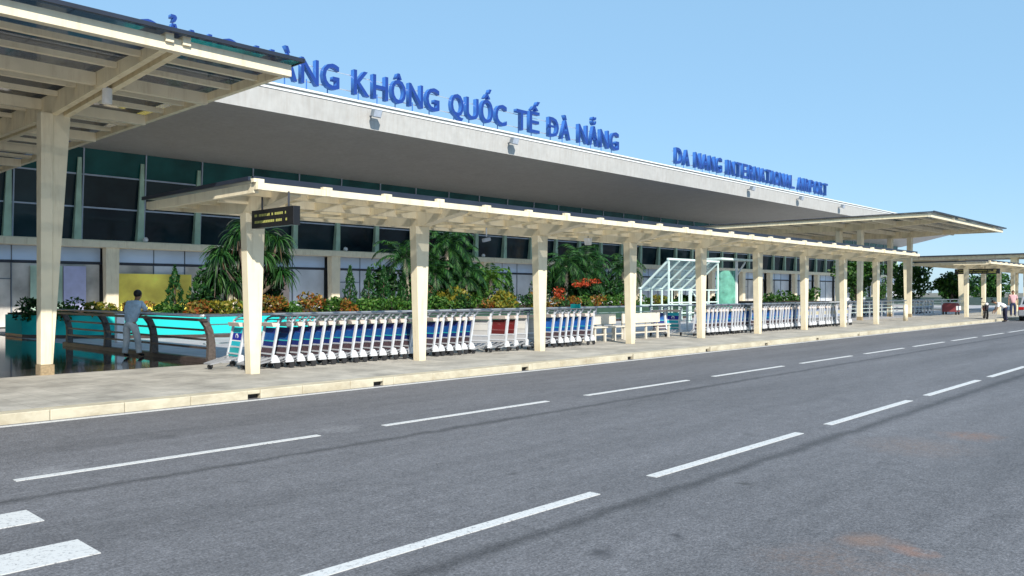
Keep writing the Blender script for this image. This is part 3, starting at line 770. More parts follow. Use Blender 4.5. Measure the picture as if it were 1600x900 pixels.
palm((23.6, 28.6, ZP-.1), 2.35, 1.9, 22, 11, 'palm with arching fronds reaching left behind the second walkway column', leaf=.45, lean=(-.2,0))
palm((25.6, 28.2, ZP-.1), 3.0, 1.8, 30, 12, 'tall dense dark palm just right of the second walkway column', leaf=.5, lo=-.7, droop=1.2)
palm((27.3, 29.4, ZP-.1), 2.3, 1.7, 26, 13, 'bushy dark palm in the middle of the clump between second and third columns', leaf=.5, lo=-.6)
palm((24.6, 27.9, ZP-.1), 1.7, 1.5, 26, 21, 'short dark palm right beside the second column', leaf=.45, lo=-.5)
palm((26.6, 28.0, ZP-.1), 1.6, 1.5, 26, 22, 'short dark palm in front of the bushy palm', leaf=.45, lo=-.5)
palm((36.0, 28.0, ZP-.1), 1.9, 1.8, 28, 23, 'short dark palm between the red flowers and the tall palm', leaf=.5, lo=-.5)
palm((28.6, 28.3, ZP-.1), 1.5, 1.4, 22, 14, 'low palm at the right side of the clump between second and third columns', leaf=.4, lo=-.4, m=LF_G)
shrub((25.6, 27.9, ZP-.1), 1.2, .7, 1.5, LF_D, 31, 'large dark green bush under the tall palm', n=900, size=.2, name='leafy_shrub')
shrub((27.6, 27.9, ZP-.1), 1.0, .7, 1.2, LF_G, 32, 'rounded green bush under the bushy palm', n=700, size=.18, name='leafy_shrub')
palm((34.6, 28.4, ZP-.1), 2.3, 2.1, 30, 15, 'dark palm right of the third walkway column', leaf=.55, lo=-.7, droop=1.3)
palm((37.2, 29.2, ZP-.1), 2.6, 2.2, 30, 16, 'tall palm with drooping fronds left of the fourth walkway column', leaf=.55, lo=-.6, droop=1.2)
palm((39.6, 28.2, ZP-.1), 2.2, 1.9, 26, 17, 'green palm directly behind the fourth walkway column', leaf=.5, lo=-.6)
shrub((35.4, 27.8, ZP-.1), 1.4, .8, 1.4, LF_D, 33, 'large dark bush below the red flowers', n=900, size=.22, name='leafy_shrub')
shrub((38.2, 27.8, ZP-.1), 1.5, .8, 1.5, LF_D, 34, 'large dark bush left of the fourth walkway column', n=900, size=.22, name='leafy_shrub')
shrub((34.9, 27.3, 1.95), 1.1, .5, .55, LF_R, 35, 'flat spread of bright orange red flowers right of the third column', 'flowers', n=500, size=.16, name='flowering_shrub')
shrub((33.2, 27.6, 1.0), .55, .4, .9, LF_R, 36, 'small clump of red flowers just left of the third column', 'flowers', n=260, size=.15, name='flowering_shrub')
shrub((30.6, 27.3, 1.0), .5, .4, .8, LF_O, 37, 'orange flowering clump left of the slim conifer', 'flowers', n=260, size=.15, name='flowering_shrub')
for k, (xx, yy, rx, h, m_, lab) in enumerate((
    (24.2, 28.9, .9, 1.9, LF_D, 'tall dark bush behind the palm just right of the second column'),
    (26.6, 28.7, 1.0, 2.3, LF_D, 'tall dark bush in the middle of the palm clump'),
    (28.9, 29.2, .9, 2.0, LF_D, 'tall dark bush at the right back of the palm clump'),
    (24.9, 27.2, .8, 1.1, LF_Y, 'yellow flecked bush low in front of the palm clump'),
    (28.0, 27.1, .7, 1.0, LF_Y, 'yellow flecked bush low at the right of the palm clump'),
    (33.9, 29.2, 1.2, 2.2, LF_D, 'tall dark bush right behind the third column'),
    (36.3, 29.6, 1.3, 2.6, LF_D, 'tallest dark bush behind the red flowers'),
    (38.9, 29.4, 1.3, 2.5, LF_D, 'tall dark bush between the tall palm and the fourth column'),
    (22.8, 29.3, .9, 2.0, LF_D, 'dark bush behind the wide conifer near the second column'),
    (27.8, 29.9, 1.2, 2.7, LF_D, 'tallest dark bush behind the palm clump, between second and third columns'),
    (35.2, 28.6, 1.2, 2.0, LF_D, 'dark bush just behind the red flowers'),
    (40.5, 28.8, 1.0, 2.4, LF_D, 'dark bush just right of the fourth column'),
    (14.0, 28.4, .8, 1.7, LF_D, 'dark bush under the left side of the drooping tree'),
    (16.4, 28.6, .8, 1.9, LF_D, 'dark bush under the right side of the drooping tree'))):
    shrub((xx, yy, ZP-.1), rx, .8, h, m_, 200+k, lab, n=1300, size=.22, name='leafy_shrub')
for k, (xx, yy, hh) in enumerate(((47, 30, .6), (51.5, 31, .5), (56, 31, .8), (62.5, 30, .7), (68, 31, .9), (75, 32, 1.2), (90, 33, 2.2), (100, 34, 2.4))):
    if yy < 33: z0 = .13
    shrub((xx, yy, .13), 2.0 if hh > 2 else 1.5, 1.0, hh+.8, LF_F, 50+k, '%s dark bush from the left in the row before the far shop fronts' % ORD[k], 'shrub', 'bushes before the far part of the terminal', n=700, size=.3, name='leafy_shrub')

# broadleaf trees far right
def tree(loc, h, r, seed, lab, m=LF_F, n=2600, size=.34):
    rnd = random.Random(seed); t = empty('broadleaf_tree', loc, 0, lab, 'tree', 'trees beyond the far end of the terminal'); b = MB()
    b.tube([(0,0,0),(.1,0,h*.3),(0,.1,h*.6)], .16, 7, r2=.07)
    blobs = []
    for i_ in range(13):
        a = rnd.uniform(0,6.28); rr = r*rnd.uniform(0,.75); z = h*rnd.uniform(.28,.86); blobs.append((math.cos(a)*rr, math.sin(a)*rr, z, r*rnd.uniform(.28,.5)))
        if i_ < 6: b.tube([(0,.05,h*.35),(math.cos(a)*rr*.5,math.sin(a)*rr*.5,(z+h*.35)/2),(math.cos(a)*rr,math.sin(a)*rr,z)], .06, 5, r2=.02)
    b.build('trunk', BARK, t, smooth=True); b = MB()
    def smp():
        c = rnd.choice(blobs); v = Vector((rnd.gauss(0,1), rnd.gauss(0,1), rnd.gauss(0,1))).normalized()*rnd.uniform(.5,1.05); return (c[0]+v.x*c[3], c[1]+v.y*c[3], max(.2, c[2]+v.z*c[3]*.85))
    leaves(b, n, smp, size, rnd, .6); b.build('crown', m, t); return t
tree((84, 26.0, .1), 4.9, 2.6, 1, 'bushy dark green tree left of the pale gap, behind the far large canopy columns')
tree((84, 22.2, .1), 4.0, 1.7, 2, 'bright green tree just left of the far right walkway canopy')
tree((90, 23.6, .1), 2.9, 1.5, 3, 'low rounded tree behind the red service cart')
tree((80, 29.5, .1), 5.2, 2.6, 4, 'tallest dark tree seen between the columns of the far large canopy')
tree((160, 36.0, 0), 5.0, 5.0, 7, 'distant low tree at the horizon behind the far right walkway canopy', size=.6)
tree((150, 24.0, 0), 4.0, 4.0, 8, 'distant bush on the horizon at the right edge of the photo', size=.6)

# ------------------------------------------------------------------ luggage trolleys
PAN_T = solid('blue panel', (.016, .030, .17), .35, var=.15, scale=3)
PAN_M = solid('mid blue panel', (.012, .085, .30), .35, var=.2, scale=4)
PAN_B = solid('bright blue panel', (.02, .12, .45), .35, var=.2, scale=4)
TEALS = solid('teal stripe', (.03, .42, .42), .4)
COVM = solid('pale grey cover', (.62,.64,.67), .5)
BASEM = solid('worn grey tube', (.26,.27,.29), .45)
TRAY = solid('pink beige tray', (.62, .53, .47), .5)
LOWP = solid('dark red grey mesh', (.075, .05, .06), .6, var=.4, scale=20)
def make_trolley(panel_mats, name='luggage_trolley', emblem=False, low=LOWP, base=None):
    base = base or BASEM
    """front points to -X; the upright is at x=0"""
    t = empty(name)
    b = MB()
    for s_ in (-.28, .28):
        b.bar((-.10, s_, .16), (.07, s_, 1.0), .045, .04)

    for s_ in (-.235, .235): b.bar((-.045, s_, .42), (.055, s_, .92), .018, .018)
    for zz, xx in ((.30, -.075), (.44, -.035), (.90, .05)): b.bar((xx, -.27, zz), (xx, .27, zz), .025, .03)
    b.build('frame', TUBE, t)
    b = MB()
    for s_ in (-.28, .28): b.bar((-.06, s_*.98, .24), (-.62, s_*.55, .115), .026, .03)
    b.bar((-.62, -.17, .115), (-.62, .17, .115), .03, .03)
    for yy in (-.08, .08): b.bar((-.07, yy, .225), (-.60, yy*.8, .115), .02, .02)
    b.build('luggage_platform', base, t)
    b = MB(); b.tube([(.06,-.29,.93),(.12,-.30,1.02),(.20,-.27,1.06),(.22,0,1.07),(.20,.27,1.06),(.12,.30,1.02),(.06,.29,.93)], .022, 7)
    b.tube([(.05,-.25,.98),(.15,-.2,1.0),(.15,.2,1.0),(.05,.25,.98)], .014, 6)
    b.build('handle', HANDLE, t, smooth=True)
    b = MB()
    def sl(z): return -.10 + (z-.16)*.2024
    def slab(z0, z1, y0, y1, mi, th=.012, off=.0):
        a, c = sl(z0)+off, sl(z1)+off
        b.add([(a,y0,z0),(c,y0,z1),(c,y1,z1),(a,y1,z0),(a+th,y0,z0),(c+th,y0,z1),(c+th,y1,z1),(a+th,y1,z0)], [(0,1,2,3),(7,6,5,4),(0,4,5,1),(1,5,6,2),(2,6,7,3),(3,7,4,0)], mi)
    slab(.72, .83, -.215, .215, 2); slab(.575, .718, -.215, .215, 0); slab(.552, .573, -.215, .215, 1); slab(.45, .550, -.215, .215, 2)
    b.build('panel', panel_mats, t)
    if emblem:
        b = MB(); b.tube([(sl(.65)-.006, 0, .65), (sl(.65)-.002, 0, .65)], .062, 16, 0); b.tube([(sl(.65)-.010, 0, .65), (sl(.65)-.007, 0, .65)], .032, 14, 1)
        b.build('emblem', [WHITE, panel_mats[0]], t)
    b = MB(); slab(.24, .415, -.24, .24, 0); b.build('lower_panel', low, t)
    b = MB(); b.add([(.02,-.26,.86),(-.06,-.26,.86),(-.09,-.26,.94),(.04,-.26,.94),(.02,.26,.86),(-.06,.26,.86),(-.09,.26,.94),(.04,.26,.94)], [(0,1,2,3),(7,6,5,4),(0,4,5,1),(1,5,6,2),(3,2,6,7),(0,3,7,4)]); b.build('tray', TRAY, t)
    for s_ in (-1, 1):
        y0, y1 = s_*.255, s_*.325
        b = MB(); b.prism([(-.12,.12),(.07,.12),(.06,.17),(.0,.27),(-.05,.29)], 'y', min(y0,y1), max(y0,y1)); b.build('wheel_cover', COVM, t, bevel=.012)
        b = MB(); b.disc((.03, s_*.29, .065), (0,1,0), .065, .03, 12); b.build('wheel', TYRE, t)
    b = MB(); b.disc((-.57, 0, .06), (0,1,0), .055, .035, 12); b.build('wheel', TYRE, t)
    return t
protos = {'blue': make_trolley([PAN_M, TEALS, PAN_T]), 'bright': make_trolley([PAN_B, TEALS, PAN_M]),
          'pale': make_trolley([solid('pale yellow panel', (.62,.58,.42)), WHITE, solid('pale blue panel', (.35,.42,.6))], low=solid('grey mesh', (.25,.26,.28)))}
proto_red = make_trolley([solid('dark red panel', (.13, .014, .016), .4), solid('red panel stripe', (.2,.06,.06)), solid('deep red panel', (.10,.012,.012))], low=solid('light grey board', (.36,.36,.37)))
proto_wh = make_trolley([solid('cream white panel', (.48, .475, .455), .5), solid('grey panel stripe', (.3,.3,.3)), solid('cream white lower panel', (.44,.44,.435))], low=solid('grey board', (.34,.35,.37)))
proto_em = make_trolley([solid('violet blue panel', (.012,.02,.30)), WHITE, solid('turquoise panel', (.02,.45,.55))], emblem=True, low=solid('turquoise lower board', (.02,.33,.36)))
used = set()
GR = 'luggage trolleys parked on the pavement'
def put(kind_o, x, y, lab, rz=0):
    o = kind_o if kind_o.name not in used else copy_tree(kind_o)
    used.add(kind_o.name)
    o.location = (x, y, .137); o.rotation_euler.z = rz; tag(o, lab, 'luggage trolley', GR); return o
rows = [(8.86, .275, 14, 'blue', 'between first and second columns'),
        (13.16, .262, 6, 'blue', 'right after second column'),
        (17.60, .31, 7, 'bright', 'right after third column'),
        (26.3, .285, 12, 'bright', 'between fifth and sixth columns'),
        (30.6, .30, 12, 'bright', 'between sixth and seventh columns'),
        (34.8, .31, 12, 'pale', 'between seventh and eighth columns'),
        (39.2, .31, 3, 'pale', 'right after eighth column')]
rr = random.Random(9)
for x0, st, n, kd, where in rows:
    colr = {'blue': 'dark blue', 'bright': 'bright blue', 'pale': 'pale yellow'}[kd]
    for i in range(n):
        put(protos[kd], x0 + st*i + rr.uniform(-.03,.03), 15.23 + rr.uniform(-.035,.035), 'trolley with %s panel, %s from left in the row %s' % (colr, ORD[i], where), R(rr.uniform(-3,3)))
put(proto_em, 8.42, 15.75, 'single trolley with violet blue panel and white round emblem, left of the first walkway column', R(-4))
# loose turned trolleys before the third column
lo = [(proto_wh, 14.98, 15.2, 16, 'white panelled trolley turned outwards, leftmost of the loose ones near the third column'),
      (proto_red, 15.62, 15.16, 10, 'trolley with dark red panel, left one of two red ones near the third column'),
      (proto_red, 15.98, 15.17, 13, 'trolley with dark red panel, right one of the two red ones near the third column'),
      (proto_wh, 16.42, 15.2, 22, 'white panelled trolley turned outwards just right of the two red ones'),
      (proto_wh, 16.95, 15.15, 34, 'white panelled trolley turned outwards, half behind the third walkway column')]
for p_, x, y, a, lab in lo: put(p_, x, y, lab, R(a))
put(proto_em, 25.6, 16.0, 'single trolley with blue and turquoise panel, just left of the fifth walkway column', R(10))
put(protos['blue'], 24.95, 16.2, 'dark trolley standing between the far cream bench and the fifth walkway column', R(60))
for i in range(9): put(protos['pale'], 55.0 + .75*i, 20.6, 'distant pale trolley, %s from the left under the far large canopy' % ORD[i], R(-12))
for i in range(6): put(protos['pale'], 63.5 + .8*i, 19.4, 'distant pale trolley, %s from the left in the group right of the far canopy columns' % ORD[i], R(-20))

# ------------------------------------------------------------------ benches, bin
def bench(x0, x1, y, lab):
    t = empty('bench', (x0, y, .137), 0, lab, 'bench', 'cream benches under the walkway canopy'); L = x1-x0
    b = MB(); b.box(0, L, -.25, .2, .43, .47); b.build('seat', BENCH, t, bevel=.01)
    b = MB(); b.box(0, L, .21, .26, .52, .86); b.build('backrest', BENCH, t, bevel=.01)
    n = 4
    for i in range(n):
        x = .08 + (L-.16)*i/(n-1); b = MB(); b.box(x-.03, x+.03, -.22, -.16, 0, .429); b.build('leg', BENCH, t); b = MB(); b.box(x-.03, x+.03, .262, .31, 0, .84); b.build('leg', BENCH, t)
    b = MB(); b.box(.05, L-.05, -.155, -.12, .20, .24); b.box(.05, L-.05, .15, .19, .2, .24); b.build('stretcher', BENCH, t)
bench(20.35, 22.1, 15.8, 'cream bench between the third and fourth walkway columns')
bench(22.35, 24.6, 15.7, 'cream bench between the fourth and fifth walkway columns')
t = empty('litter_bin', (19.95, 16.0, .137), 0, 'black litter bin with raised turquoise sign plate beside the cream bench', 'litter bin')
b = MB(); b.taper((-.16,.16,-.16,.16),(-.2,.2,-.2,.2), 0, .7); b.build('bin_body', BLACK, t, bevel=.02)
b = MB(); b.box(-.22,.22,-.22,.22,.702,.76); b.build('lid', HANDLE, t, bevel=.02)
b = MB(); b.box(-.02,.02,-.02,.02,.762,.95); b.box(-.03,.03,-.18,.18,.951,1.2); b.build('sign_plate', TURQ, t)

# ------------------------------------------------------------------ glass lean-to and green glass shelter
t = empty('glass_enclosure', (35.6, 22.5, .134), 0, 'white framed glass enclosure with sloping roof bars behind the far cream bench', 'glass enclosure')
Lx = 5.0; ze, zr = 1.75, 3.2
for i in range(6):
    x = Lx*i/5; b = MB(); b.bar((x, 1.7, ze), (x, 0, zr), .09, .10); b.build('rafter', FRW, t)
for i in range(6):
    x = Lx*i/5; b = MB(); b.box(x-.035, x+.035, -.035, .035, 0, zr-.06 if i in (0, 5) else 1.67); b.build('post', FRW, t); b = MB(); b.box(x-.035, x+.035, 1.66, 1.73, 0, ze-.05); b.build('post', FRW, t)
b = MB()
for z in (1.7, 1.05, .5): b.box(0, Lx, -.045, -.036, z-.03, z+.03)
for z in (ze-.04, .9): b.box(0, Lx, 1.735, 1.745, z-.03, z+.03)
b.bar((-.1,1.72,ze+.05),(Lx+.1,1.72,ze+.05), .1, .08); b.bar((-.1,0,zr+.07),(Lx+.1,0,zr+.07), .1, .1)
for k_ in (.33, .66): b.bar((0, 1.7*(1-k_), ze+(zr-ze)*k_+.055), (Lx, 1.7*(1-k_), ze+(zr-ze)*k_+.055), .04, .03)
b.build('rail', FRW, t)
b = MB(); b.add([(0,1.7,ze+.12),(Lx,1.7,ze+.12),(Lx,0,zr+.12),(0,0,zr+.12),(0,1.7,ze+.13),(Lx,1.7,ze+.13),(Lx,0,zr+.13),(0,0,zr+.13)], [(0,3,2,1),(4,5,6,7),(0,1,5,4),(1,2,6,5),(2,3,7,6),(3,0,4,7)]); b.build('roof_glass', WG, t)
b = MB(); b.bar((2.6,.2,1.6),(4.6,.2,.2),.06,.06); b.bar((3.4,.3,1.6),(5.4,.3,.2),.06,.06); b.build('stair_rail', FRW, t)
t = empty('glass_shelter', (45.6, 25.0, .134), 0, 'curved pale green glass shelter with white bracketed roof beam right of the fifth walkway column', 'shelter')
b = MB(); pts = [(math.cos(a_)*.95, math.sin(a_)*.95) for a_ in [math.pi*(1.05+.9*i/10) for i in range(11)]]
for (a0, a1), (c0, c1) in zip(pts, pts[1:]): b.add([(a0,a1,.1),(c0,c1,.1),(c0,c1,2.9),(a0,a1,2.9),(a0,a1+.02,.1),(c0,c1+.02,.1),(c0,c1+.02,2.9),(a0,a1+.02,2.9)], [(0,1,2,3),(7,6,5,4),(3,2,6,7),(0,4,5,1)])
b.build('curved_glass', GG, t)
b = MB(); b.box(-.06,.06,-1.05,-.93,0,3.5); b.bar((0,-1,2.6),(1.1,-1,3.45),.08,.08); b.build('post', WHITE, t)
b = MB(); b.box(-2.4, 1.8, -1.3, -.2, 3.502, 3.62); b.build('roof', FRW, t)

# ------------------------------------------------------------------ people
SKIN = solid('brown skin', (.30, .16, .09), .5, var=.08)
HAIR = solid('black hair', (.008, .007, .007), .5)
def skin_mesh(name, verts, edges, rad, mats, parent, root=0, sub=2):
    me = bpy.data.meshes.new('s'); me.from_pydata(verts, edges, []); o = bpy.data.objects.new('s', me); COL.objects.link(o)
    md = o.modifiers.new('skin', 'SKIN'); md.use_smooth_shade = True
    sv_ = me.skin_vertices[0].data
    for i, r in enumerate(rad):
        sv_[i].radius = r if isinstance(r, tuple) else (r, r); sv_[i].use_root = (i == root)
    ss = o.modifiers.new('sub', 'SUBSURF'); ss.levels = sub; ss.render_levels = sub
    bpy.context.view_layer.update()
    m2 = bpy.data.meshes.new_from_object(o.evaluated_get(bpy.context.evaluated_depsgraph_get()))
    bpy.data.objects.remove(o); m2.materials.clear()
    for m in mats: m2.materials.append(m)
    m2.polygons.foreach_set('use_smooth', [True]*len(m2.polygons))
    r = bpy.data.objects.new(name, m2); COL.objects.link(r); r.parent = parent
    return r
def merge_chain(V, E, Rd, pts, rads, start):
    prev = start
    for p, r in zip(pts, rads): V.append(p); Rd.append(r); E.append((prev, len(V)-1)); prev = len(V)-1
    return prev
def person(loc, rz, label, J, shirt, trousers, sleeve='long', shoes=BLACK, scale=1):
    """J: joint positions; faces +X locally"""
    t = empty('person', loc, rz, label, 'person'); t.scale = (scale,)*3
    V = [J['pelvis']]; Rd = [.06]; E = []
    ch = merge_chain(V, E, Rd, [J['waist'], J['chest'], J['neck0'], J['neck']], [.07,.075,.06,.05], 0)
    hd = merge_chain(V, E, Rd, [J['head0'], J['head']], [(.075,.07),(.088,.08)], ch)
    merge_chain(V, E, Rd, [J['crown']], [.06], hd)
    for s_ in ('L','R'):
        e_ = merge_chain(V, E, Rd, [J['sh'+s_], J['el'+s_], J['wr'+s_], J['ha'+s_]], [.045,.038,.027,(.022,.035)], 2)
        wr, ha = Vector(J['wr'+s_]), Vector(J['ha'+s_]); d = (ha-wr).normalized(); side = d.cross(Vector((0,0,1))); side = side.normalized() if side.length > .1 else Vector((0,1,0))
        merge_chain(V, E, Rd, [J['hip'+s_], J['kn'+s_], J['an'+s_], J['to'+s_]], [.062,.052,.042,.036], 0)
    body = skin_mesh('body', V, E, Rd, [SKIN, shoes], t)
    for p in body.data.polygons:
        if p.center.z < .085: p.material_index = 1
    # fingers, each its own short chain rooted in the palm
    fb = MB()
    for s_ in ('L','R'):
        wr, ha = Vector(J['wr'+s_]), Vector(J['ha'+s_]); d = (ha-wr).normalized(); side = d.cross(Vector((0,0,1))); side = side.normalized() if side.length > .1 else Vector((0,1,0))
        dn = Vector((0,0,-1))
        for k_, (o_, ln) in enumerate(((-.028,.062),(-.010,.075),(.010,.070),(.027,.055))):
            a = ha + side*o_; q = a + d*ln*.5; fb.tube([a, q, q + (d*.6+dn*.8).normalized()*ln*.5], [.010,.009,.007], 6)
        a = wr + d*.03 + side*.02; fb.tube([a, a + (d+side*1.1).normalized()*.03, a + (d*1.3+side*.8).normalized()*.06], [.012,.010,.008], 6)
    me2 = MB(); me2.v = fb.v; me2.f = fb.f; me2.m = fb.m
    fo = me2.build('tmpf', SKIN)
    # join the fingers and face into the body mesh
    import bmesh
    hd_, fc = Vector(J['head']), Vector(J.get('face', (1,0,0))).normalized()
    fm = MB(); pn = hd_ + fc*.09 + Vector((0,0,-.02)); fm.sphere(pn, .014, .012, .02)
    sd_ = fc.cross(Vector((0,0,1))).normalized()
    for s_ in (-1, 1): fm.sphere(hd_ + sd_*s_*.082 - Vector((0,0,.015)), .014, .014, .028)
    for s_ in (-1, 1): fm.sphere(hd_ + fc*.083 + sd_*s_*.03 + Vector((0,0,.012)), .010, .010, .007)
    fo2 = fm.build('tmpg', SKIN)
    bm = bmesh.new(); bm.from_mesh(body.data); bm.from_mesh(fo.data); bm.from_mesh(fo2.data); bm.to_mesh(body.data); bm.free()
    bpy.data.objects.remove(fo); bpy.data.objects.remove(fo2)
    # shirt
    V = [tuple(Vector(J['pelvis'])-Vector((.01,0,.05)))]; Rd = [(.155,.155)]; E = []
    merge_chain(V, E, Rd, [J['waist'], J['chest'], J['neck0']], [.15,.165,.09], 0)
    k0 = 1.0 if sleeve == 'long' else .75
    for s_ in ('L','R'):
        sh, el, wr = Vector(J['sh'+s_]), Vector(J['el'+s_]), Vector(J['wr'+s_])
        if sleeve == 'long': merge_chain(V, E, Rd, [sh, el, el.lerp(wr, .8)], [.075,.058,.045], 2)
        else: merge_chain(V, E, Rd, [sh, sh.lerp(el, .85)], [.078,.066], 2)
    skin_mesh('shirt', V, E, Rd, [shirt], t)
    V = [tuple(Vector(J['pelvis'])+Vector((0,0,.0)))]; Rd = [.14]; E = []; merge_chain(V, E, Rd, [tuple(Vector(J['pelvis'])+Vector((0,0,.08)))], [.13], 0)
    for s_ in ('L','R'):
        hp, kn, an = Vector(J['hip'+s_]), Vector(J['kn'+s_]), Vector(J['an'+s_])
        merge_chain(V, E, Rd, [hp, kn, an.lerp(kn, .12), an.lerp(kn, .02)], [.112,.080,.070,.070], 0)
    skin_mesh('trousers', V, E, Rd, [trousers], t)
    b = MB(); up = (Vector(J['crown'])-Vector(J['head'])).normalized(); c = hd_ - fc*.018 + up*.035; b.sphere(c, .098, .094, .10, 14, 10)
    # keep the face free
    hb = b.build('hair', HAIR, t, smooth=True)
    bm = bmesh.new(); bm.from_mesh(hb.data)
    bmesh.ops.delete(bm, geom=[v for v in bm.verts if (v.co - hd_).dot(fc) > .045 and (v.co - hd_).dot(up) < .05], context='VERTS'); bm.to_mesh(hb.data); bm.free()
    return t
# man leaning on the handrail (faces +X locally, leans forward)
J1 = dict(pelvis=(0,0,.84), waist=(.05,0,.98), chest=(.12,0,1.18), neck0=(.20,0,1.34), neck=(.24,0,1.38), head0=(.27,0,1.44), head=(.29,0,1.50), crown=(.28,0,1.58), face=(1,0,-.1),
          shL=(.16,.19,1.30), elL=(.30,.25,1.09), wrL=(.50,.18,1.10), haL=(.57,.14,1.11), shR=(.16,-.19,1.30), elR=(.31,-.24,1.08), wrR=(.50,-.16,1.10), haR=(.57,-.12,1.11),
          hipL=(0,.10,.80), knL=(.03,.12,.44), anL=(-.04,.12,.08), toL=(.12,.13,.035), hipR=(0,-.10,.80), knR=(.10,-.13,.46), anR=(.14,-.14,.08), toR=(.30,-.15,.035))
person((8.0, 20.15, .137), R(30), 'man in pale grey blue work clothes leaning on the brown railing, seen from behind', J1, solid('pale blue grey shirt', (.46,.57,.68), .8, var=.16, scale=9, bump=.9, bscale=14), solid('grey trousers', (.50,.54,.57), .8, var=.16, scale=7, bump=.9, bscale=12), 'short')
# far man bending over a motorbike
J2 = dict(pelvis=(0,0,.86), waist=(.12,0,.96), chest=(.32,0,1.04), neck0=(.46,0,1.08), neck=(.50,0,1.10), head0=(.56,0,1.12), head=(.61,0,1.14), crown=(.67,0,1.19), face=(.8,0,-.6),
          shL=(.38,.19,1.04), elL=(.45,.22,.80), wrL=(.55,.18,.60), haL=(.58,.16,.54), shR=(.38,-.19,1.04), elR=(.45,-.22,.80), wrR=(.56,-.18,.60), haR=(.60,-.16,.54),
          hipL=(0,.10,.82), knL=(.02,.12,.46), anL=(-.03,.12,.08), toL=(.12,.13,.035), hipR=(0,-.10,.82), knR=(.05,-.12,.46), anR=(.0,-.12,.08), toR=(.15,-.13,.035))
person((53.6, 11.35, 0), R(115), 'distant man in white shirt and dark trousers bending over beside the kerb', J2, WHITE, solid('navy trousers', (.012,.014,.04), .8), 'short')
J3 = dict(J1); 
J3.update(pelvis=(0,0,.88), waist=(0,0,1.0), chest=(0,0,1.22), neck0=(0,0,1.40), neck=(0,0,1.45), head0=(.01,0,1.51), head=(.02,0,1.57), crown=(.01,0,1.65), face=(1,0,0),
          shL=(0,.19,1.36), elL=(-.02,.24,1.10), wrL=(.05,.25,.88), haL=(.08,.25,.81), shR=(0,-.19,1.36), elR=(-.02,-.24,1.10), wrR=(.05,-.25,.88), haR=(.08,-.25,.81),
          hipL=(0,.10,.84), knL=(.01,.11,.46), anL=(-.02,.11,.08), toL=(.12,.12,.035), hipR=(0,-.10,.84), knR=(.01,-.11,.46), anR=(-.02,-.11,.08), toR=(.12,-.12,.035))
person((61.3, 12.55, .137), R(200), 'distant person in pink shirt standing behind the grey car at the right edge', J3, solid('pink shirt', (.6,.36,.38), .8), solid('dark blue trousers', (.02,.03,.08), .8), 'short')

# ------------------------------------------------------------------ motorbike, car, service cart
t = empty('motorbike', (54.6, 12.6, .137), R(200), 'dark motorbike parked at the kerb beside the bending man', 'motorbike')
for x in (-.62, .62):
    b = MB(); b.disc((x,0,.29),(0,1,0),.29,.09,18); wl = b.build('wheel', TYRE, t); b = MB(); b.disc((x,0,.29),(0,1,0),.18,.10,14); b.build('rim', STEEL, wl)
b = MB(); b.bar((-.6,0,.32),(-.1,0,.38),.12,.12,.2,.25); b.bar((-.1,0,.36),(.25,0,.34),.22,.2,.2,.2); b.bar((.25,0,.34),(.45,0,.85),.18,.12,.22,.12); b.bar((.47,0,.86),(.60,0,.30),.06,.07); b.build('body', solid('dark bike paint', (.03,.02,.025), .3), t, bevel=.02)
b = MB(); b.bar((-.65,0,.74),(.1,0,.70),.2,.12,.26,.12); b.build('seat', BLACK, t, bevel=.03)
b = MB(); b.bar((-.75,0,.66),(-.1,0,.56),.22,.1,.24,.18); b.build('tail_fairing', solid('red bike paint', (.3,.03,.02), .3), t, bevel=.02)
b = MB(); b.tube([(.33,-.33,1.0),(.42,-.1,.96),(.42,.1,.96),(.33,.33,1.0)], .018, 6); b.build('handlebar', BLACK, t)
b = MB(); b.sphere((.52,0,.88), .09, .09, .08); b.build('headlight', WHITE, t, smooth=True)
b = MB(); b.tube([(.40,-.22,1.0),(.40,-.26,1.16)], .008, 5); b.tube([(.40,.22,1.0),(.40,.26,1.16)], .008, 5); b.box(.38,.41,-.32,-.2,1.16,1.24); b.box(.38,.41,.2,.32,1.16,1.24); b.build('mirror', BLACK, t)

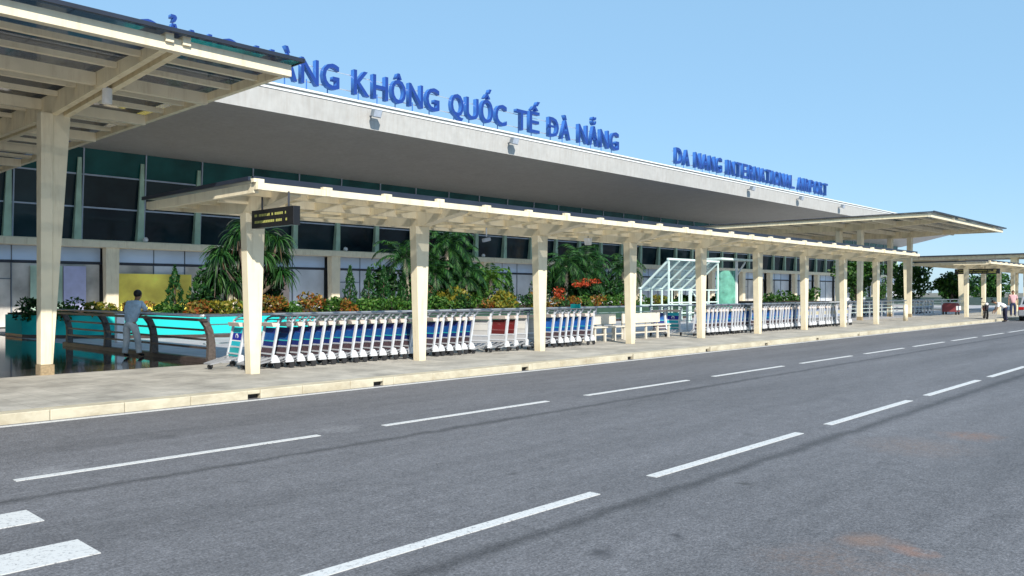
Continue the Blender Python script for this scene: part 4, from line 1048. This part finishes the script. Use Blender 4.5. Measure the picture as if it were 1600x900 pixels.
t = empty('parked_car', (58.0, 10.35, 0), 0, 'silver grey car at the kerb, cut by the right edge of the photo', 'car')
prof = [(-2.1,.28),(-2.15,.60),(-2.05,.92),(-1.6,.98),(-1.15,1.42),(-.4,1.50),(.5,1.46),(1.05,1.0),(1.9,.88),(2.12,.62),(2.1,.28)]
b = MB(); b.prism(prof, 'y', -.84, .84); b.build('body', solid('grey car paint', (.32,.34,.37), .25), t, bevel=.06)
b = MB()
for s_ in (-1,1): b.prism([(-1.5,1.0),(-1.08,1.36),(-.4,1.43),(.42,1.40),(.88,1.02)], 'y', *( (s_*.842, s_*.85) if s_ > 0 else (s_*.85, s_*.842)))
b.build('side_window', BLACK, t)
b = MB(); b.add([(-1.62,-.7,1.0),(-1.62,.7,1.0),(-1.2,.65,1.41),(-1.2,-.65,1.41)], [(0,3,2,1)]); b.build('rear_window', BLACK, t)
for x in (-1.35, 1.35):
    for y in (-.78, .78):
        b = MB(); b.disc((x,y,.31),(0,1,0),.31,.2,20); wl = b.build('wheel', TYRE, t); b = MB(); b.disc((x,y*1.01,.31),(0,1,0),.19,.21,14); b.build('rim', STEEL, wl)
for y in (-.66,.66):
    b = MB(); b.box(-2.17,-2.08,y-.14,y+.14,.68,.84); b.build('tail_light', solid('red lamp plastic', (.4,.01,.01), .3), t)
    b = MB(); b.box(2.04,2.14,y-.14,y+.14,.62,.76); b.build('headlight', WHITE, t)

t = empty('service_cart', (63.0, 16.7, .137), R(0), 'red and white service cart left of the far right walkway canopy', 'cart'); t.scale = (.82, .82, .82)
b = MB(); b.prism([(-.55,.25),(-.55,.8),(-.4,1.0),(.4,1.0),(.55,.8),(.55,.25)], 'x', -.6, .6); b.v = [(v[0], v[1], v[2]) for v in b.v]; b.build('body', solid('red cart paint', (.26,.06,.07), .5), t, bevel=.03)
b = MB(); b.box(-.62,.62,-.62,-.56,.4,.75); b.box(.602,.64,-.4,.4,.3,.9); b.build('side_panel', WHITE, t)
b = MB(); b.box(-.65,.65,-.6,.6,1.004,1.06); b.build('cart_top', solid('grey cart top', (.35,.37,.42)), t, bevel=.01)
for x in (-.42,.42):
    for y in (-.5,.5): b = MB(); b.disc((x,y,.14),(0,1,0),.14,.08,14); b.build('wheel', TYRE, t)
for k_, (x, y) in enumerate(((47.6, 14.9), )):
    b = MB(); b.tube([(0,0,0),(0,0,.85)], .12, 12); b.sphere((0,0,.85), .12, .12, .06); o = b.build('bollard', CREAM, loc=(x,y,.137), smooth=True); tag(o, 'short cream bollard between the far large canopy columns', 'bollard')
# low far wall closing the forecourt
b = MB(); b.box(0, .3, 0, 60, 0, 1.1); o = b.build('boundary_wall', solid('dark teal fence', (.06,.10,.10), .7), loc=(112, -2+12, 0)); tag(o, 'low dark boundary fence far away at the right horizon', 'wall')
